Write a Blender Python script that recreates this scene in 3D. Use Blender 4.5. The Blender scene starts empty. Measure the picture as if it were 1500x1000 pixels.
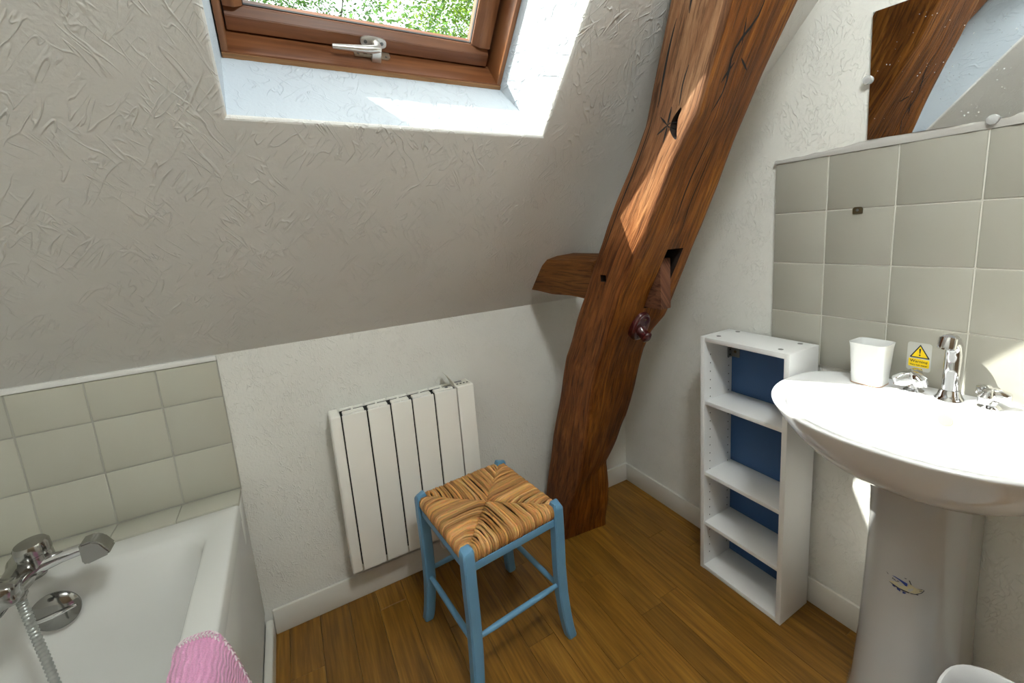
import bpy, bmesh, math, random
from mathutils import Vector, Matrix
from mathutils import noise as mnoise
from mathutils.bvhtree import BVHTree
random.seed(7)
C = bpy.context.scene.collection
SC = bpy.context.scene
PI = math.pi
R_ = math.radians

# ------------------------------------------------------------------ camera
cam_d = bpy.data.cameras.new('camera')
cam = bpy.data.objects.new('camera', cam_d); C.objects.link(cam)
cam_d.sensor_width = 36.0
cam_d.lens = 634.09 / 1500 * 36.0
cam_d.shift_x = (750 - 786.36) / 1500
cam_d.shift_y = (447.81 - 500) / 1500
cam_d.clip_start = 0.02
Rr = Vector((0.85999254, -0.50640629, -0.06297223))
Dn = Vector((-0.1392155, -0.11409929, -0.98366681))
Fw = Vector((0.49094998, 0.85471283, -0.16862415))
M = Matrix(((Rr.x, -Dn.x, -Fw.x), (Rr.y, -Dn.y, -Fw.y), (Rr.z, -Dn.z, -Fw.z))).to_4x4()
M.translation = Vector((-1.33989, -1.53643, 1.25))
cam.matrix_world = M
SC.camera = cam

# ------------------------------------------------------------------ light
SUN_DIR = Vector((0.745, -0.44, -0.98)).normalized()
SC.view_settings.view_transform = 'Standard'
SC.view_settings.look = 'None'
SC.view_settings.gamma = 1.0
SC.view_settings.use_curve_mapping = False
SC.view_settings.exposure = 1.4

world = bpy.data.worlds.new('sky'); SC.world = world
world.use_nodes = True
wn = world.node_tree; wn.nodes.clear()
wo = wn.nodes.new('ShaderNodeOutputWorld'); bg = wn.nodes.new('ShaderNodeBackground')
sky = wn.nodes.new('ShaderNodeTexSky'); sky.sky_type = 'NISHITA'
sky.sun_disc = False
sky.sun_elevation = math.asin(-SUN_DIR.z)
sky.sun_rotation = math.atan2(-SUN_DIR.x, -SUN_DIR.y)
sky.air_density = 1.0; sky.dust_density = 3.0; sky.ozone_density = 1.0
bg.inputs['Strength'].default_value = 0.24
hs = wn.nodes.new('ShaderNodeHueSaturation'); hs.inputs['Saturation'].default_value = 0.40
tn = wn.nodes.new('ShaderNodeMix'); tn.data_type = 'RGBA'; tn.blend_type = 'MULTIPLY'; tn.inputs[0].default_value = 1.0
tn.inputs[7].default_value = (1.0, 0.97, 0.88, 1)
wn.links.new(sky.outputs[0], hs.inputs['Color']); wn.links.new(hs.outputs[0], tn.inputs[6])
wn.links.new(tn.outputs[2], bg.inputs[0]); wn.links.new(bg.outputs[0], wo.inputs[0])

sd = bpy.data.lights.new('sun', 'SUN'); sd.energy = 5.2; sd.angle = R_(0.6); sd.color = (1.0, 0.975, 0.92)
so = bpy.data.objects.new('sun', sd); C.objects.link(so)
so.rotation_euler = SUN_DIR.to_track_quat('-Z', 'Y').to_euler()
so.location = (-4, 3, 6)

# ------------------------------------------------------------------ materials
def mat(name):
    m = bpy.data.materials.new(name); m.use_nodes = True
    return m, m.node_tree, m.node_tree.nodes['Principled BSDF']

def simple(name, col, rough=0.5, metal=0.0, coat=0.0, spec=0.5):
    m, t, b = mat(name)
    b.inputs['Base Color'].default_value = (*col, 1); b.inputs['Roughness'].default_value = rough
    b.inputs['Metallic'].default_value = metal; b.inputs['Coat Weight'].default_value = coat
    b.inputs['Specular IOR Level'].default_value = spec
    return m

def N(t, kind, **kw):
    n = t.nodes.new('ShaderNode' + kind)
    for k, v in kw.items():
        if k in n.inputs: n.inputs[k].default_value = v
        else: setattr(n, k, v)
    return n

def ramp(t, fac, stops):
    r = t.nodes.new('ShaderNodeValToRGB')
    while len(r.color_ramp.elements) < len(stops): r.color_ramp.elements.new(0.5)
    for e, (p, c) in zip(r.color_ramp.elements, stops):
        e.position = p; e.color = (*c, 1) if len(c) == 3 else c
    t.links.new(fac, r.inputs[0]); return r

def coords(t, kind='Object', scale=(1, 1, 1)):
    tc = t.nodes.new('ShaderNodeTexCoord'); mp = t.nodes.new('ShaderNodeMapping')
    mp.inputs['Scale'].default_value = scale
    t.links.new(tc.outputs[kind], mp.inputs[0]); return mp.outputs[0]

def plaster(name, col, amount=0.5, rots=((0, 0, 35), (0, 0, -20)), aniso=(1, .22, .22), scale=42.0, fine_k=0.4):
    """roughly trowelled plaster: short raised strokes in two directions over a fine grain"""
    m, t, b = mat(name)
    b.inputs['Roughness'].default_value = 0.75; b.inputs['Specular IOR Level'].default_value = 0.25
    co = coords(t, 'Object')
    big = N(t, 'TexNoise', Scale=3.0, Detail=3.0); t.links.new(co, big.inputs['Vector'])
    r = ramp(t, big.outputs[0], [(0.3, tuple(c * .95 for c in col)), (0.7, col)])
    t.links.new(r.outputs[0], b.inputs['Base Color'])
    fine = N(t, 'TexNoise', Scale=130.0, Detail=2.0, Roughness=0.6); t.links.new(co, fine.inputs['Vector'])
    layers = []
    for k, rt in enumerate(rots):
        m1 = t.nodes.new('ShaderNodeMapping'); m1.inputs['Rotation'].default_value = [R_(x) for x in rt]; t.links.new(co, m1.inputs[0])
        m2 = t.nodes.new('ShaderNodeMapping'); m2.inputs['Scale'].default_value = aniso; m2.inputs['Location'].default_value = (k * 3.1, k * 1.7, 0); t.links.new(m1.outputs[0], m2.inputs[0])
        st = N(t, 'TexNoise', Scale=scale, Detail=1.0, Distortion=0.7); t.links.new(m2.outputs[0], st.inputs['Vector'])
        rd = ramp(t, st.outputs[0], [(0.47, (0, 0, 0)), (0.498, (1, 1, 1)), (0.505, (1, 1, 1)), (0.535, (0, 0, 0))])
        ms = N(t, 'TexNoise', Scale=9.0 + 3 * k, Detail=2.0); t.links.new(m1.outputs[0], ms.inputs['Vector'])
        mr = ramp(t, ms.outputs[0], [(0.46, (0, 0, 0)), (0.59, (1, 1, 1))])
        mu = N(t, 'Math', operation='MULTIPLY'); t.links.new(rd.outputs[0], mu.inputs[0]); t.links.new(mr.outputs[0], mu.inputs[1])
        layers.append(mu.outputs[0])
    ad0 = N(t, 'Math', operation='MAXIMUM'); t.links.new(layers[0], ad0.inputs[0]); t.links.new(layers[1], ad0.inputs[1])
    ad = N(t, 'Math', operation='MULTIPLY_ADD'); ad.inputs[1].default_value = fine_k
    t.links.new(fine.outputs[0], ad.inputs[0]); t.links.new(ad0.outputs[0], ad.inputs[2])
    bp = N(t, 'Bump', Strength=amount, Distance=0.004); t.links.new(ad.outputs[0], bp.inputs['Height'])
    t.links.new(bp.outputs[0], b.inputs['Normal'])
    return m

M_WALL = plaster('wall_plaster', (0.79, 0.78, 0.725), 0.5, ((20, 0, 0), (-25, 30, 0)), (1, 1, .3), 62.0, .8)
M_SLOPE = plaster('slope_plaster', (0.745, 0.735, 0.70), 0.46, ((46, 0, 28), (46, 0, -35)), (1, .2, 1), 50.0, .5)
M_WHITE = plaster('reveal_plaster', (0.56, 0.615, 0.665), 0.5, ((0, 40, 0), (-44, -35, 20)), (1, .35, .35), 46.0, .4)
M_BASE = simple('white_gloss_paint', (0.72, 0.70, 0.64), 0.35)
M_GROUT = simple('grout', (0.62, 0.60, 0.54), 0.85)
M_GROUT_L = simple('grey_grout', (0.40, 0.39, 0.34), 0.85)
M_TRIM = simple('white_plastic_trim', (0.78, 0.77, 0.73), 0.4)
M_CERAMIC = simple('white_ceramic', (0.73, 0.735, 0.74), 0.08, coat=0.3)
M_ACRYL = simple('bath_acrylic', (0.70, 0.70, 0.67), 0.18)
M_CHROME = simple('chrome', (0.72, 0.72, 0.73), 0.07, 1.0)
M_CHROME_D = simple('worn_chrome', (0.38, 0.375, 0.36), 0.16, 1.0)
M_CHROME_O = simple('dark_chrome', (0.30, 0.295, 0.28), 0.12, 1.0)
M_RAD = simple('radiator_enamel', (0.90, 0.88, 0.81), 0.38)
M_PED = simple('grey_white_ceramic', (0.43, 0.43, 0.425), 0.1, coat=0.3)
M_DARK = simple('dark_gap', (0.006, 0.006, 0.006), 0.9)
M_RECESS = simple('recess_shade', (0.018, 0.009, 0.005), 0.9)  # shade inside the cut holes is put into this near-black colour
M_BLACK = simple('black_print', (0.015, 0.015, 0.015), 0.6)
M_YELLOW = simple('yellow_print', (0.88, 0.62, 0.0), 0.35)
M_CAB = simple('white_melamine', (0.80, 0.80, 0.79), 0.4)
M_BLUE = simple('blue_board', (0.028, 0.085, 0.215), 0.45)
M_STEEL = simple('zinc_steel', (0.24, 0.25, 0.25), 0.4, 0.9)
M_ALU = simple('satin_aluminium', (0.72, 0.70, 0.66), 0.33, 0.85)
M_BRASS = simple('aged_brass', (0.11, 0.085, 0.045), 0.45, 0.7)
M_CUP = simple('cup_plastic', (0.84, 0.85, 0.84), 0.12, coat=0.4)
M_SOCKET = simple('grey_caps', (0.16, 0.16, 0.15), 0.5)
M_BIN = simple('white_bin_plastic', (0.70, 0.70, 0.71), 0.35)
M_HOOK = simple('mahogany_lacquer', (0.055, 0.007, 0.008), 0.22, coat=0.5)
M_CORK = simple('limed_overflow', (0.42, 0.34, 0.21), 0.5)
M_FILM = simple('clear_film', (0.50, 0.50, 0.47), 0.12)
M_LCD = simple('lcd', (0.16, 0.16, 0.17), 0.3)
M_COPPERL = simple('copper_dirt', (0.45, 0.25, 0.14), 0.6)
M_SEAL = simple('dark_seal', (0.03, 0.03, 0.03), 0.6)
M_DECAL_B = simple('decal_blue', (0.012, 0.04, 0.22), 0.4)
M_DECAL_C = simple('decal_cream', (0.46, 0.42, 0.27), 0.4)
M_DECAL_D = simple('decal_ink', (0.03, 0.03, 0.045), 0.5)
M_LID = simple('cream_plastic', (0.72, 0.69, 0.60), 0.4)
M_BOARD = simple('brown_boards', (0.20, 0.13, 0.07), 0.6)
M_FILL = simple('fill_lamp_glow', (0.8, 0.8, 0.8), 0.3)  # emitter for the added fill lamp
M_FILL.node_tree.nodes['Principled BSDF'].inputs['Emission Color'].default_value = (0.93, 1.0, 1.0, 1)
M_FILL.node_tree.nodes['Principled BSDF'].inputs['Emission Strength'].default_value = 39.0
M_ROOF = simple('roof_slate', (0.06, 0.06, 0.07), 0.7)

def tile_mat(name, a, b2):
    m, t, b = mat(name)
    oi = t.nodes.new('ShaderNodeObjectInfo')
    r = ramp(t, oi.outputs['Random'], [(0, a), (1, b2)])
    t.links.new(r.outputs[0], b.inputs['Base Color'])
    b.inputs['Roughness'].default_value = 0.16
    co = coords(t, 'Generated')
    nz = N(t, 'TexNoise', Scale=2.2, Detail=1.0); t.links.new(co, nz.inputs['Vector'])
    bp = N(t, 'Bump', Strength=0.03, Distance=0.01); t.links.new(nz.outputs[0], bp.inputs['Height'])
    t.links.new(bp.outputs[0], b.inputs['Normal'])
    return m
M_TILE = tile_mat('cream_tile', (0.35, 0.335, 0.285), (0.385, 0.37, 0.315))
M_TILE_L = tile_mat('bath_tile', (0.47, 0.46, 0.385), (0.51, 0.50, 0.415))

def floor_mat():
    m, t, b = mat('oak_plank')
    oi = t.nodes.new('ShaderNodeObjectInfo')
    tc = t.nodes.new('ShaderNodeTexCoord')
    sc = N(t, 'VectorMath', operation='SCALE'); t.links.new(tc.outputs['Object'], sc.inputs[0]); sc.inputs['Scale'].default_value = 1
    cb = N(t, 'CombineXYZ'); mm = N(t, 'Math', operation='MULTIPLY'); mm.inputs[1].default_value = 37.0
    t.links.new(oi.outputs['Random'], mm.inputs[0]); t.links.new(mm.outputs[0], cb.inputs['Z']); t.links.new(mm.outputs[0], cb.inputs['Y'])
    av = N(t, 'VectorMath', operation='ADD'); t.links.new(sc.outputs[0], av.inputs[0]); t.links.new(cb.outputs[0], av.inputs[1])
    mp = t.nodes.new('ShaderNodeMapping'); mp.inputs['Scale'].default_value = (38, 2.2, 1); t.links.new(av.outputs[0], mp.inputs[0])
    nz = N(t, 'TexNoise', Scale=1.0, Detail=5.0, Roughness=0.62, Distortion=0.8); t.links.new(mp.outputs[0], nz.inputs['Vector'])
    mp2 = t.nodes.new('ShaderNodeMapping'); mp2.inputs['Scale'].default_value = (150, 7, 1); t.links.new(av.outputs[0], mp2.inputs[0])
    nz2 = N(t, 'TexNoise', Scale=1.0, Detail=3.0); t.links.new(mp2.outputs[0], nz2.inputs['Vector'])
    r = ramp(t, nz.outputs[0], [(0.28, (0.155, 0.066, 0.006)), (0.5, (0.235, 0.106, 0.011)), (0.72, (0.31, 0.152, 0.021))])
    pr = ramp(t, oi.outputs['Random'], [(0, (0.82, 0.81, 0.80)), (1, (1.10, 1.09, 1.08))])
    mx = N(t, 'Mix', data_type='RGBA', blend_type='MULTIPLY'); mx.inputs[0].default_value = 1
    t.links.new(r.outputs[0], mx.inputs[6]); t.links.new(pr.outputs[0], mx.inputs[7])
    fr = ramp(t, nz2.outputs[0], [(0.3, (0.70, 0.69, 0.68)), (0.62, (1.10, 1.10, 1.10))])
    mx2 = N(t, 'Mix', data_type='RGBA', blend_type='MULTIPLY'); mx2.inputs[0].default_value = 1
    t.links.new(mx.outputs[2], mx2.inputs[6]); t.links.new(fr.outputs[0], mx2.inputs[7])
    t.links.new(mx2.outputs[2], b.inputs['Base Color'])
    b.inputs['Roughness'].default_value = 0.42
    bp = N(t, 'Bump', Strength=0.15, Distance=0.001); t.links.new(nz2.outputs[0], bp.inputs['Height'])
    t.links.new(bp.outputs[0], b.inputs['Normal'])
    return m
M_PLANK = floor_mat()

def timber(name, dark, mid, light, rough=0.5, su=26, sv=2.6, bump=0.5):
    """old oak: grain runs along V of the UV map (metres)"""
    m, t, b = mat(name)
    uv = coords(t, 'UV', (su, sv, 1))
    uv2 = coords(t, 'UV', (su * 4, sv * 2.0, 1))
    uv3 = coords(t, 'UV', (5, 2.2, 1))
    n1 = N(t, 'TexNoise', Scale=1.0, Detail=7.0, Roughness=0.66, Distortion=1.9); t.links.new(uv, n1.inputs['Vector'])
    n2 = N(t, 'TexNoise', Scale=1.0, Detail=5.0, Roughness=0.65, Distortion=0.9); t.links.new(uv2, n2.inputs['Vector'])
    n3 = N(t, 'TexNoise', Scale=1.0, Detail=3.0); t.links.new(uv3, n3.inputs['Vector'])
    a1 = N(t, 'Math', operation='MULTIPLY_ADD'); a1.inputs[1].default_value = 0.55
    t.links.new(n1.outputs[0], a1.inputs[0])
    a2 = N(t, 'Math', operation='MULTIPLY'); a2.inputs[1].default_value = 0.45; t.links.new(n3.outputs[0], a2.inputs[0])
    t.links.new(a2.outputs[0], a1.inputs[2])
    r = ramp(t, a1.outputs[0], [(0.32, dark), (0.5, mid), (0.68, light)])
    fr = ramp(t, n2.outputs[0], [(0.38, (0.34, 0.29, 0.26)), (0.50, (0.92, 0.92, 0.92)), (0.7, (1.18, 1.18, 1.18))])
    mx = N(t, 'Mix', data_type='RGBA', blend_type='MULTIPLY'); mx.inputs[0].default_value = 0.85
    t.links.new(r.outputs[0], mx.inputs[6]); t.links.new(fr.outputs[0], mx.inputs[7])
    t.links.new(mx.outputs[2], b.inputs['Base Color'])
    b.inputs['Roughness'].default_value = rough; b.inputs['Specular IOR Level'].default_value = 0.2
    ad = N(t, 'Math', operation='ADD'); t.links.new(n1.outputs[0], ad.inputs[0]); t.links.new(n2.outputs[0], ad.inputs[1])
    bp = N(t, 'Bump', Strength=bump, Distance=0.004); t.links.new(ad.outputs[0], bp.inputs['Height'])
    t.links.new(bp.outputs[0], b.inputs['Normal'])
    return m
M_BEAM = timber('old_oak', (0.035, 0.008, 0.001), (0.205, 0.064, 0.006), (0.45, 0.18, 0.026), 0.5, 30, 3.4, 0.9)
def weathered():
    """left face of the post: the wood is greyer above about a metre"""
    m = timber('old_oak_weathered', (0.05, 0.018, 0.008), (0.20, 0.090, 0.040), (0.36, 0.20, 0.105), 0.6, 30, 3.4, 0.9)
    t = m.node_tree; b = t.nodes['Principled BSDF']; src = b.inputs['Base Color'].links[0].from_socket
    tc = t.nodes.new('ShaderNodeTexCoord'); sx = t.nodes.new('ShaderNodeSeparateXYZ'); t.links.new(tc.outputs['Object'], sx.inputs[0])
    mr = N(t, 'MapRange'); mr.inputs['From Min'].default_value = 1.15; mr.inputs['From Max'].default_value = 1.5
    t.links.new(sx.outputs['Z'], mr.inputs['Value'])
    mx = N(t, 'Mix', data_type='RGBA', blend_type='MULTIPLY')
    mi = N(t, 'Math', operation='SUBTRACT'); mi.inputs[0].default_value = 1.0; t.links.new(mr.outputs[0], mi.inputs[1])
    t.links.new(mi.outputs[0], mx.inputs[0]); t.links.new(src, mx.inputs[6]); mx.inputs[7].default_value = (0.95, 0.66, 0.33, 1)
    t.links.new(mx.outputs[2], b.inputs['Base Color']); return m
M_BEAM_W = weathered()
M_TIE = timber('old_oak_tie', (0.045, 0.014, 0.003), (0.13, 0.045, 0.009), (0.22, 0.09, 0.022), 0.6)
M_TENON = timber('old_oak_tenon', (0.06, 0.022, 0.012), (0.14, 0.055, 0.028), (0.22, 0.10, 0.055), 0.7, 30, 12)

def boxwood(name, dark, light, axis_scale, rough=0.42, coat=0.08):
    m, t, b = mat(name)
    co = coords(t, 'Object', axis_scale)
    n1 = N(t, 'TexNoise', Scale=1.0, Detail=5.0, Distortion=0.8); t.links.new(co, n1.inputs['Vector'])
    r = ramp(t, n1.outputs[0], [(0.3, dark), (0.7, light)])
    t.links.new(r.outputs[0], b.inputs['Base Color'])
    b.inputs['Roughness'].default_value = rough; b.inputs['Coat Weight'].default_value = coat
    return m
M_WINX = boxwood('varnished_pine_x', (0.13, 0.042, 0.014), (0.27, 0.105, 0.04), (3, 45, 45))
M_WINS = boxwood('varnished_pine_s', (0.15, 0.05, 0.015), (0.33, 0.135, 0.05), (45, 4, 4))
M_RAW = boxwood('raw_pine_edge', (0.22, 0.10, 0.035), (0.42, 0.22, 0.09), (4, 60, 60), 0.6, 0.0)

def vcol(name, rough=0.7, bump=None):
    m, t, b = mat(name)
    a = t.nodes.new('ShaderNodeVertexColor'); a.layer_name = 'tint'
    t.links.new(a.outputs[0], b.inputs['Base Color']); b.inputs['Roughness'].default_value = rough
    return m, t, b, a
M_RUSH, _, _, _ = vcol('woven_rush', 0.6)

def paint_blue():
    m, t, b = mat('blue_paint')
    co = coords(t, 'Object')
    n = N(t, 'TexNoise', Scale=9.0, Detail=3.0); t.links.new(co, n.inputs['Vector'])
    r = ramp(t, n.outputs[0], [(0.3, (0.125, 0.30, 0.47)), (0.7, (0.145, 0.335, 0.52))])
    t.links.new(r.outputs[0], b.inputs['Base Color']); b.inputs['Roughness'].default_value = 0.38
    return m
M_STOOL = paint_blue()

def terry(name, col):
    m, t, b = mat(name)
    co = coords(t, 'UV', (1, 1, 1))
    w = N(t, 'TexWave', wave_type='BANDS', bands_direction='Y', Scale=36.0, Distortion=0.8, Detail=2.0); t.links.new(co, w.inputs['Vector'])
    n = N(t, 'TexNoise', Scale=420.0, Detail=2.0); t.links.new(co, n.inputs['Vector'])
    a = N(t, 'Math', operation='ADD'); t.links.new(w.outputs['Fac'], a.inputs[0]); t.links.new(n.outputs[0], a.inputs[1])
    r = ramp(t, n.outputs[0], [(0.3, tuple(c * .8 for c in col)), (0.7, col)])
    t.links.new(r.outputs[0], b.inputs['Base Color'])
    bp = N(t, 'Bump', Strength=0.7, Distance=0.003); t.links.new(a.outputs[0], bp.inputs['Height'])
    t.links.new(bp.outputs[0], b.inputs['Normal'])
    b.inputs['Roughness'].default_value = 0.9; b.inputs['Sheen Weight'].default_value = 0.3
    return m
M_PINK = terry('pink_towelling', (0.90, 0.40, 0.66))
M_PINKW = terry('pale_towelling', (0.88, 0.74, 0.78))

def mirror_mat():
    m, t, b = mat('dusty_mirror')
    co = coords(t, 'Object')
    v = N(t, 'TexVoronoi', Scale=105.0); t.links.new(co, v.inputs['Vector'])
    n = N(t, 'TexNoise', Scale=14.0); t.links.new(co, n.inputs['Vector'])
    mu = N(t, 'Math', operation='MULTIPLY_ADD'); mu.inputs[1].default_value = 0.6
    t.links.new(n.outputs[0], mu.inputs[0]); t.links.new(v.outputs['Distance'], mu.inputs[2])
    r = ramp(t, mu.outputs[0], [(0.335, (0.8, .8, .8)), (0.375, (0, 0, 0))])
    b.inputs['Base Color'].default_value = (0.78, 0.79, 0.79, 1); b.inputs['Metallic'].default_value = 1; b.inputs['Roughness'].default_value = 0.015
    d = N(t, 'BsdfDiffuse'); d.inputs['Color'].default_value = (0.8, 0.8, 0.8, 1)
    mx = N(t, 'MixShader'); t.links.new(r.outputs[0], mx.inputs[0]); t.links.new(b.outputs[0], mx.inputs[1]); t.links.new(d.outputs[0], mx.inputs[2])
    t.links.new(mx.outputs[0], t.nodes['Material Output'].inputs[0])
    return m
M_MIRROR = mirror_mat()

def glass_mat():
    m = bpy.data.materials.new('window_glass'); m.use_nodes = True; t = m.node_tree; t.nodes.clear()
    o = t.nodes.new('ShaderNodeOutputMaterial'); tr = N(t, 'BsdfTransparent'); gl = N(t, 'BsdfGlossy', Roughness=0.0)
    tr.inputs[0].default_value = (0.95, 0.97, 0.96, 1)
    fr = N(t, 'Fresnel', IOR=1.25); mx = N(t, 'MixShader')
    t.links.new(fr.outputs[0], mx.inputs[0]); t.links.new(tr.outputs[0], mx.inputs[1]); t.links.new(gl.outputs[0], mx.inputs[2])
    t.links.new(mx.outputs[0], o.inputs[0]); return m
M_GLASS = glass_mat()

def clear_plastic():
    m, t, b = mat('clear_acrylic')
    b.inputs['Base Color'].default_value = (0.86, 0.87, 0.87, 1); b.inputs['Roughness'].default_value = 0.1
    b.inputs['Transmission Weight'].default_value = 0.6; b.inputs['IOR'].default_value = 1.3
    return m
M_CLEAR = clear_plastic()

def leaf_mat(name, c):
    m = bpy.data.materials.new(name); m.use_nodes = True; t = m.node_tree; t.nodes.clear()
    o = t.nodes.new('ShaderNodeOutputMaterial')
    a = t.nodes.new('ShaderNodeVertexColor'); a.layer_name = 'tint'
    d = N(t, 'BsdfDiffuse'); l = N(t, 'BsdfTranslucent'); mx = N(t, 'MixShader'); mx.inputs[0].default_value = 0.5
    t.links.new(a.outputs[0], d.inputs[0]); t.links.new(a.outputs[0], l.inputs[0])
    t.links.new(d.outputs[0], mx.inputs[1]); t.links.new(l.outputs[0], mx.inputs[2]); t.links.new(mx.outputs[0], o.inputs[0])
    return m
M_LEAF = leaf_mat('leaves', None)
M_BARK = simple('bark', (0.10, 0.085, 0.065), 0.9)
M_LAWN = simple('lawn', (0.05, 0.09, 0.03), 0.95)

# ------------------------------------------------------------------ helpers
def link(o, parent=None):
    C.objects.link(o)
    if parent: o.parent = parent
    return o

def mesh(name, verts, faces, m, parent=None, smooth=False):
    me = bpy.data.meshes.new(name); me.from_pydata([tuple(v) for v in verts], [], faces); me.update()
    bm = bmesh.new(); bm.from_mesh(me); bmesh.ops.recalc_face_normals(bm, faces=bm.faces); bm.to_mesh(me); bm.free()
    me.materials.append(m)
    if smooth: me.polygons.foreach_set('use_smooth', [True] * len(me.polygons))
    return link(bpy.data.objects.new(name, me), parent)

def from_bm(name, bm, m, parent=None, smooth=False, angle=None):
    bmesh.ops.recalc_face_normals(bm, faces=bm.faces)
    me = bpy.data.meshes.new(name); bm.to_mesh(me); bm.free(); me.materials.append(m)
    if smooth:
        me.polygons.foreach_set('use_smooth', [True] * len(me.polygons))
        if angle: me.set_sharp_from_angle(angle=R_(angle))
    return link(bpy.data.objects.new(name, me), parent)

def bm_box(bm, x, y, z, bevel=0.0, seg=2, T=None):
    r = bmesh.ops.create_cube(bm, size=1.0); vs = r['verts']
    for v in vs:
        v.co = Vector((x[0] + (v.co.x + .5) * (x[1] - x[0]), y[0] + (v.co.y + .5) * (y[1] - y[0]), z[0] + (v.co.z + .5) * (z[1] - z[0])))
    if bevel > 0:
        es = list({e for v in vs for e in v.link_edges})
        rr = bmesh.ops.bevel(bm, geom=es, offset=bevel, segments=seg, affect='EDGES', profile=0.5)
        vs = list({v for f in rr['faces'] for v in f.verts} | {v for v in vs if v.is_valid})
    if T:
        for v in vs: v.co = T(v.co)
    return vs

def box(name, x, y, z, m, parent=None, bevel=0.0, T=None, seg=2, smooth=True):
    bm = bmesh.new(); bm_box(bm, x, y, z, bevel, seg, T)
    return from_bm(name, bm, m, parent, smooth and bevel > 0, 40)

def frame_of(d):
    d = d.normalized(); a = Vector((0, 0, 1)) if abs(d.z) < 0.9 else Vector((1, 0, 0))
    u = d.cross(a).normalized(); return u, d.cross(u).normalized()

def bm_tube(bm, pts, rad, n=10, caps=True):
    pts = [Vector(p) for p in pts]; rings = []
    rads = rad if isinstance(rad, (list, tuple)) else [rad] * len(pts)
    pu = None
    for i, p in enumerate(pts):
        d = (pts[min(i + 1, len(pts) - 1)] - pts[max(i - 1, 0)])
        if d.length < 1e-9: d = Vector((0, 0, 1))
        d.normalize()
        if pu is None: u, w = frame_of(d)
        else:
            u = (pu - d * pu.dot(d)).normalized(); w = d.cross(u)
        pu = u
        rings.append([bm.verts.new(p + (u * math.cos(2 * PI * k / n) + w * math.sin(2 * PI * k / n)) * rads[i]) for k in range(n)])
    for a, b in zip(rings, rings[1:]):
        for k in range(n): bm.faces.new((a[k], a[(k + 1) % n], b[(k + 1) % n], b[k]))
    if caps:
        bm.faces.new(rings[0][::-1]); bm.faces.new(rings[-1])
    return rings

def tube(name, pts, rad, m, parent=None, n=12):
    bm = bmesh.new(); bm_tube(bm, pts, rad, n); return from_bm(name, bm, m, parent, True, 50)

def loft(bm, rings, cap0=True, cap1=True, closed=True):
    R = [[bm.verts.new(Vector(p)) for p in r] for r in rings]
    n = len(R[0])
    for a, b in zip(R, R[1:]):
        for k in range(n if closed else n - 1):
            bm.faces.new((a[k], a[(k + 1) % n], b[(k + 1) % n], b[k]))
    if cap0: bm.faces.new(R[0][::-1])
    if cap1: bm.faces.new(R[-1])
    return R

def lathe(name, prof, center, m, parent=None, n=32, axis=Vector((0, 0, 1)), caps=True):
    u, w = frame_of(axis); bm = bmesh.new(); c = Vector(center); ax = axis.normalized()
    loft(bm, [[c + ax * h + (u * math.cos(2 * PI * k / n) + w * math.sin(2 * PI * k / n)) * max(r, 1e-5) for k in range(n)] for r, h in prof], caps, caps)
    return from_bm(name, bm, m, parent, True, 40)

def prism(bm, poly, f, depth):
    """poly 2-D outline, f(u,v,w) -> Vector, extruded w 0..depth"""
    a = [bm.verts.new(f(u, v, 0)) for u, v in poly]; b = [bm.verts.new(f(u, v, depth)) for u, v in poly]
    n = len(poly)
    bm.faces.new(a[::-1]); bm.faces.new(b)
    for k in range(n): bm.faces.new((a[k], a[(k + 1) % n], b[(k + 1) % n], b[k]))

def thing(name, label, cat, loc=(0, 0, 0), group=None):
    o = bpy.data.objects.new(name, None); C.objects.link(o); o.location = loc
    o.empty_display_size = 0.1
    o['label'] = label; o['category'] = cat
    if group: o['group'] = group
    return o

def root_at(o, kids=None):
    """children were written in world coordinates: keep them there below a moved empty"""
    for c in list(o.children):
        c.matrix_parent_inverse = Matrix.Translation(o.location).inverted()

def tag(o, label, cat, group=None):
    o['label'] = label; o['category'] = cat
    if group: o['group'] = group
    return o

def struct(o, label=None):
    o['kind'] = 'structure'
    if label: o['label'] = label
    return o

def stuff(o): o['kind'] = 'stuff'; return o

def tint_attr(o, cols_per_face):
    me = o.data; a = me.color_attributes.new('tint', 'FLOAT_COLOR', 'CORNER')
    buf = []
    for p, c in zip(me.polygons, cols_per_face):
        buf += [c[0], c[1], c[2], 1.0] * p.loop_total
    a.data.foreach_set('color', buf)

# roof slope local frame: (x, s up the slope, n outwards)
TH = R_(46.0); SL = Vector((0, -math.cos(TH), math.sin(TH))); NL = Vector((0, math.sin(TH), math.cos(TH))); OL = Vector((0, 0, 0.956))
def sl(x, s, n): return OL + Vector((x, 0, 0)) + SL * s + NL * n
def slT(v): return sl(v.x, v.y, v.z)
RIDGE_Y = -1.52; RIDGE_Z = 0.956 + math.tan(TH) * 1.52
FRONT_Y = -3.05; LEFT_X = -2.25

# ------------------------------------------------------------------ room shell
def gable(name, x0, x1, m):
    prof = [(0.16, 0), (0.16, 0.82), (0.0, 0.97), (RIDGE_Y, RIDGE_Z + 0.05), (FRONT_Y - .12, RIDGE_Z + 0.05), (FRONT_Y - .12, 0)]
    bm = bmesh.new(); prism(bm, prof, lambda u, v, w: Vector((x0 + w, u, v)), x1 - x0)
    return struct(from_bm(name, bm, m))
gable('wall_right', 0.0, 0.14, M_WALL)
gable('wall_left', LEFT_X - 0.14, LEFT_X, M_WALL)
wall_right = bpy.data.objects['wall_right']
wall_back = struct(box('wall_back', (LEFT_X, 0), (0.0, 0.16), (0, 0.99), M_WALL))
floor = struct(box('floor', (LEFT_X - .1, 0.14), (FRONT_Y - .12, 0.16), (-0.12, -0.006), M_GROUT_L))
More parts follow.
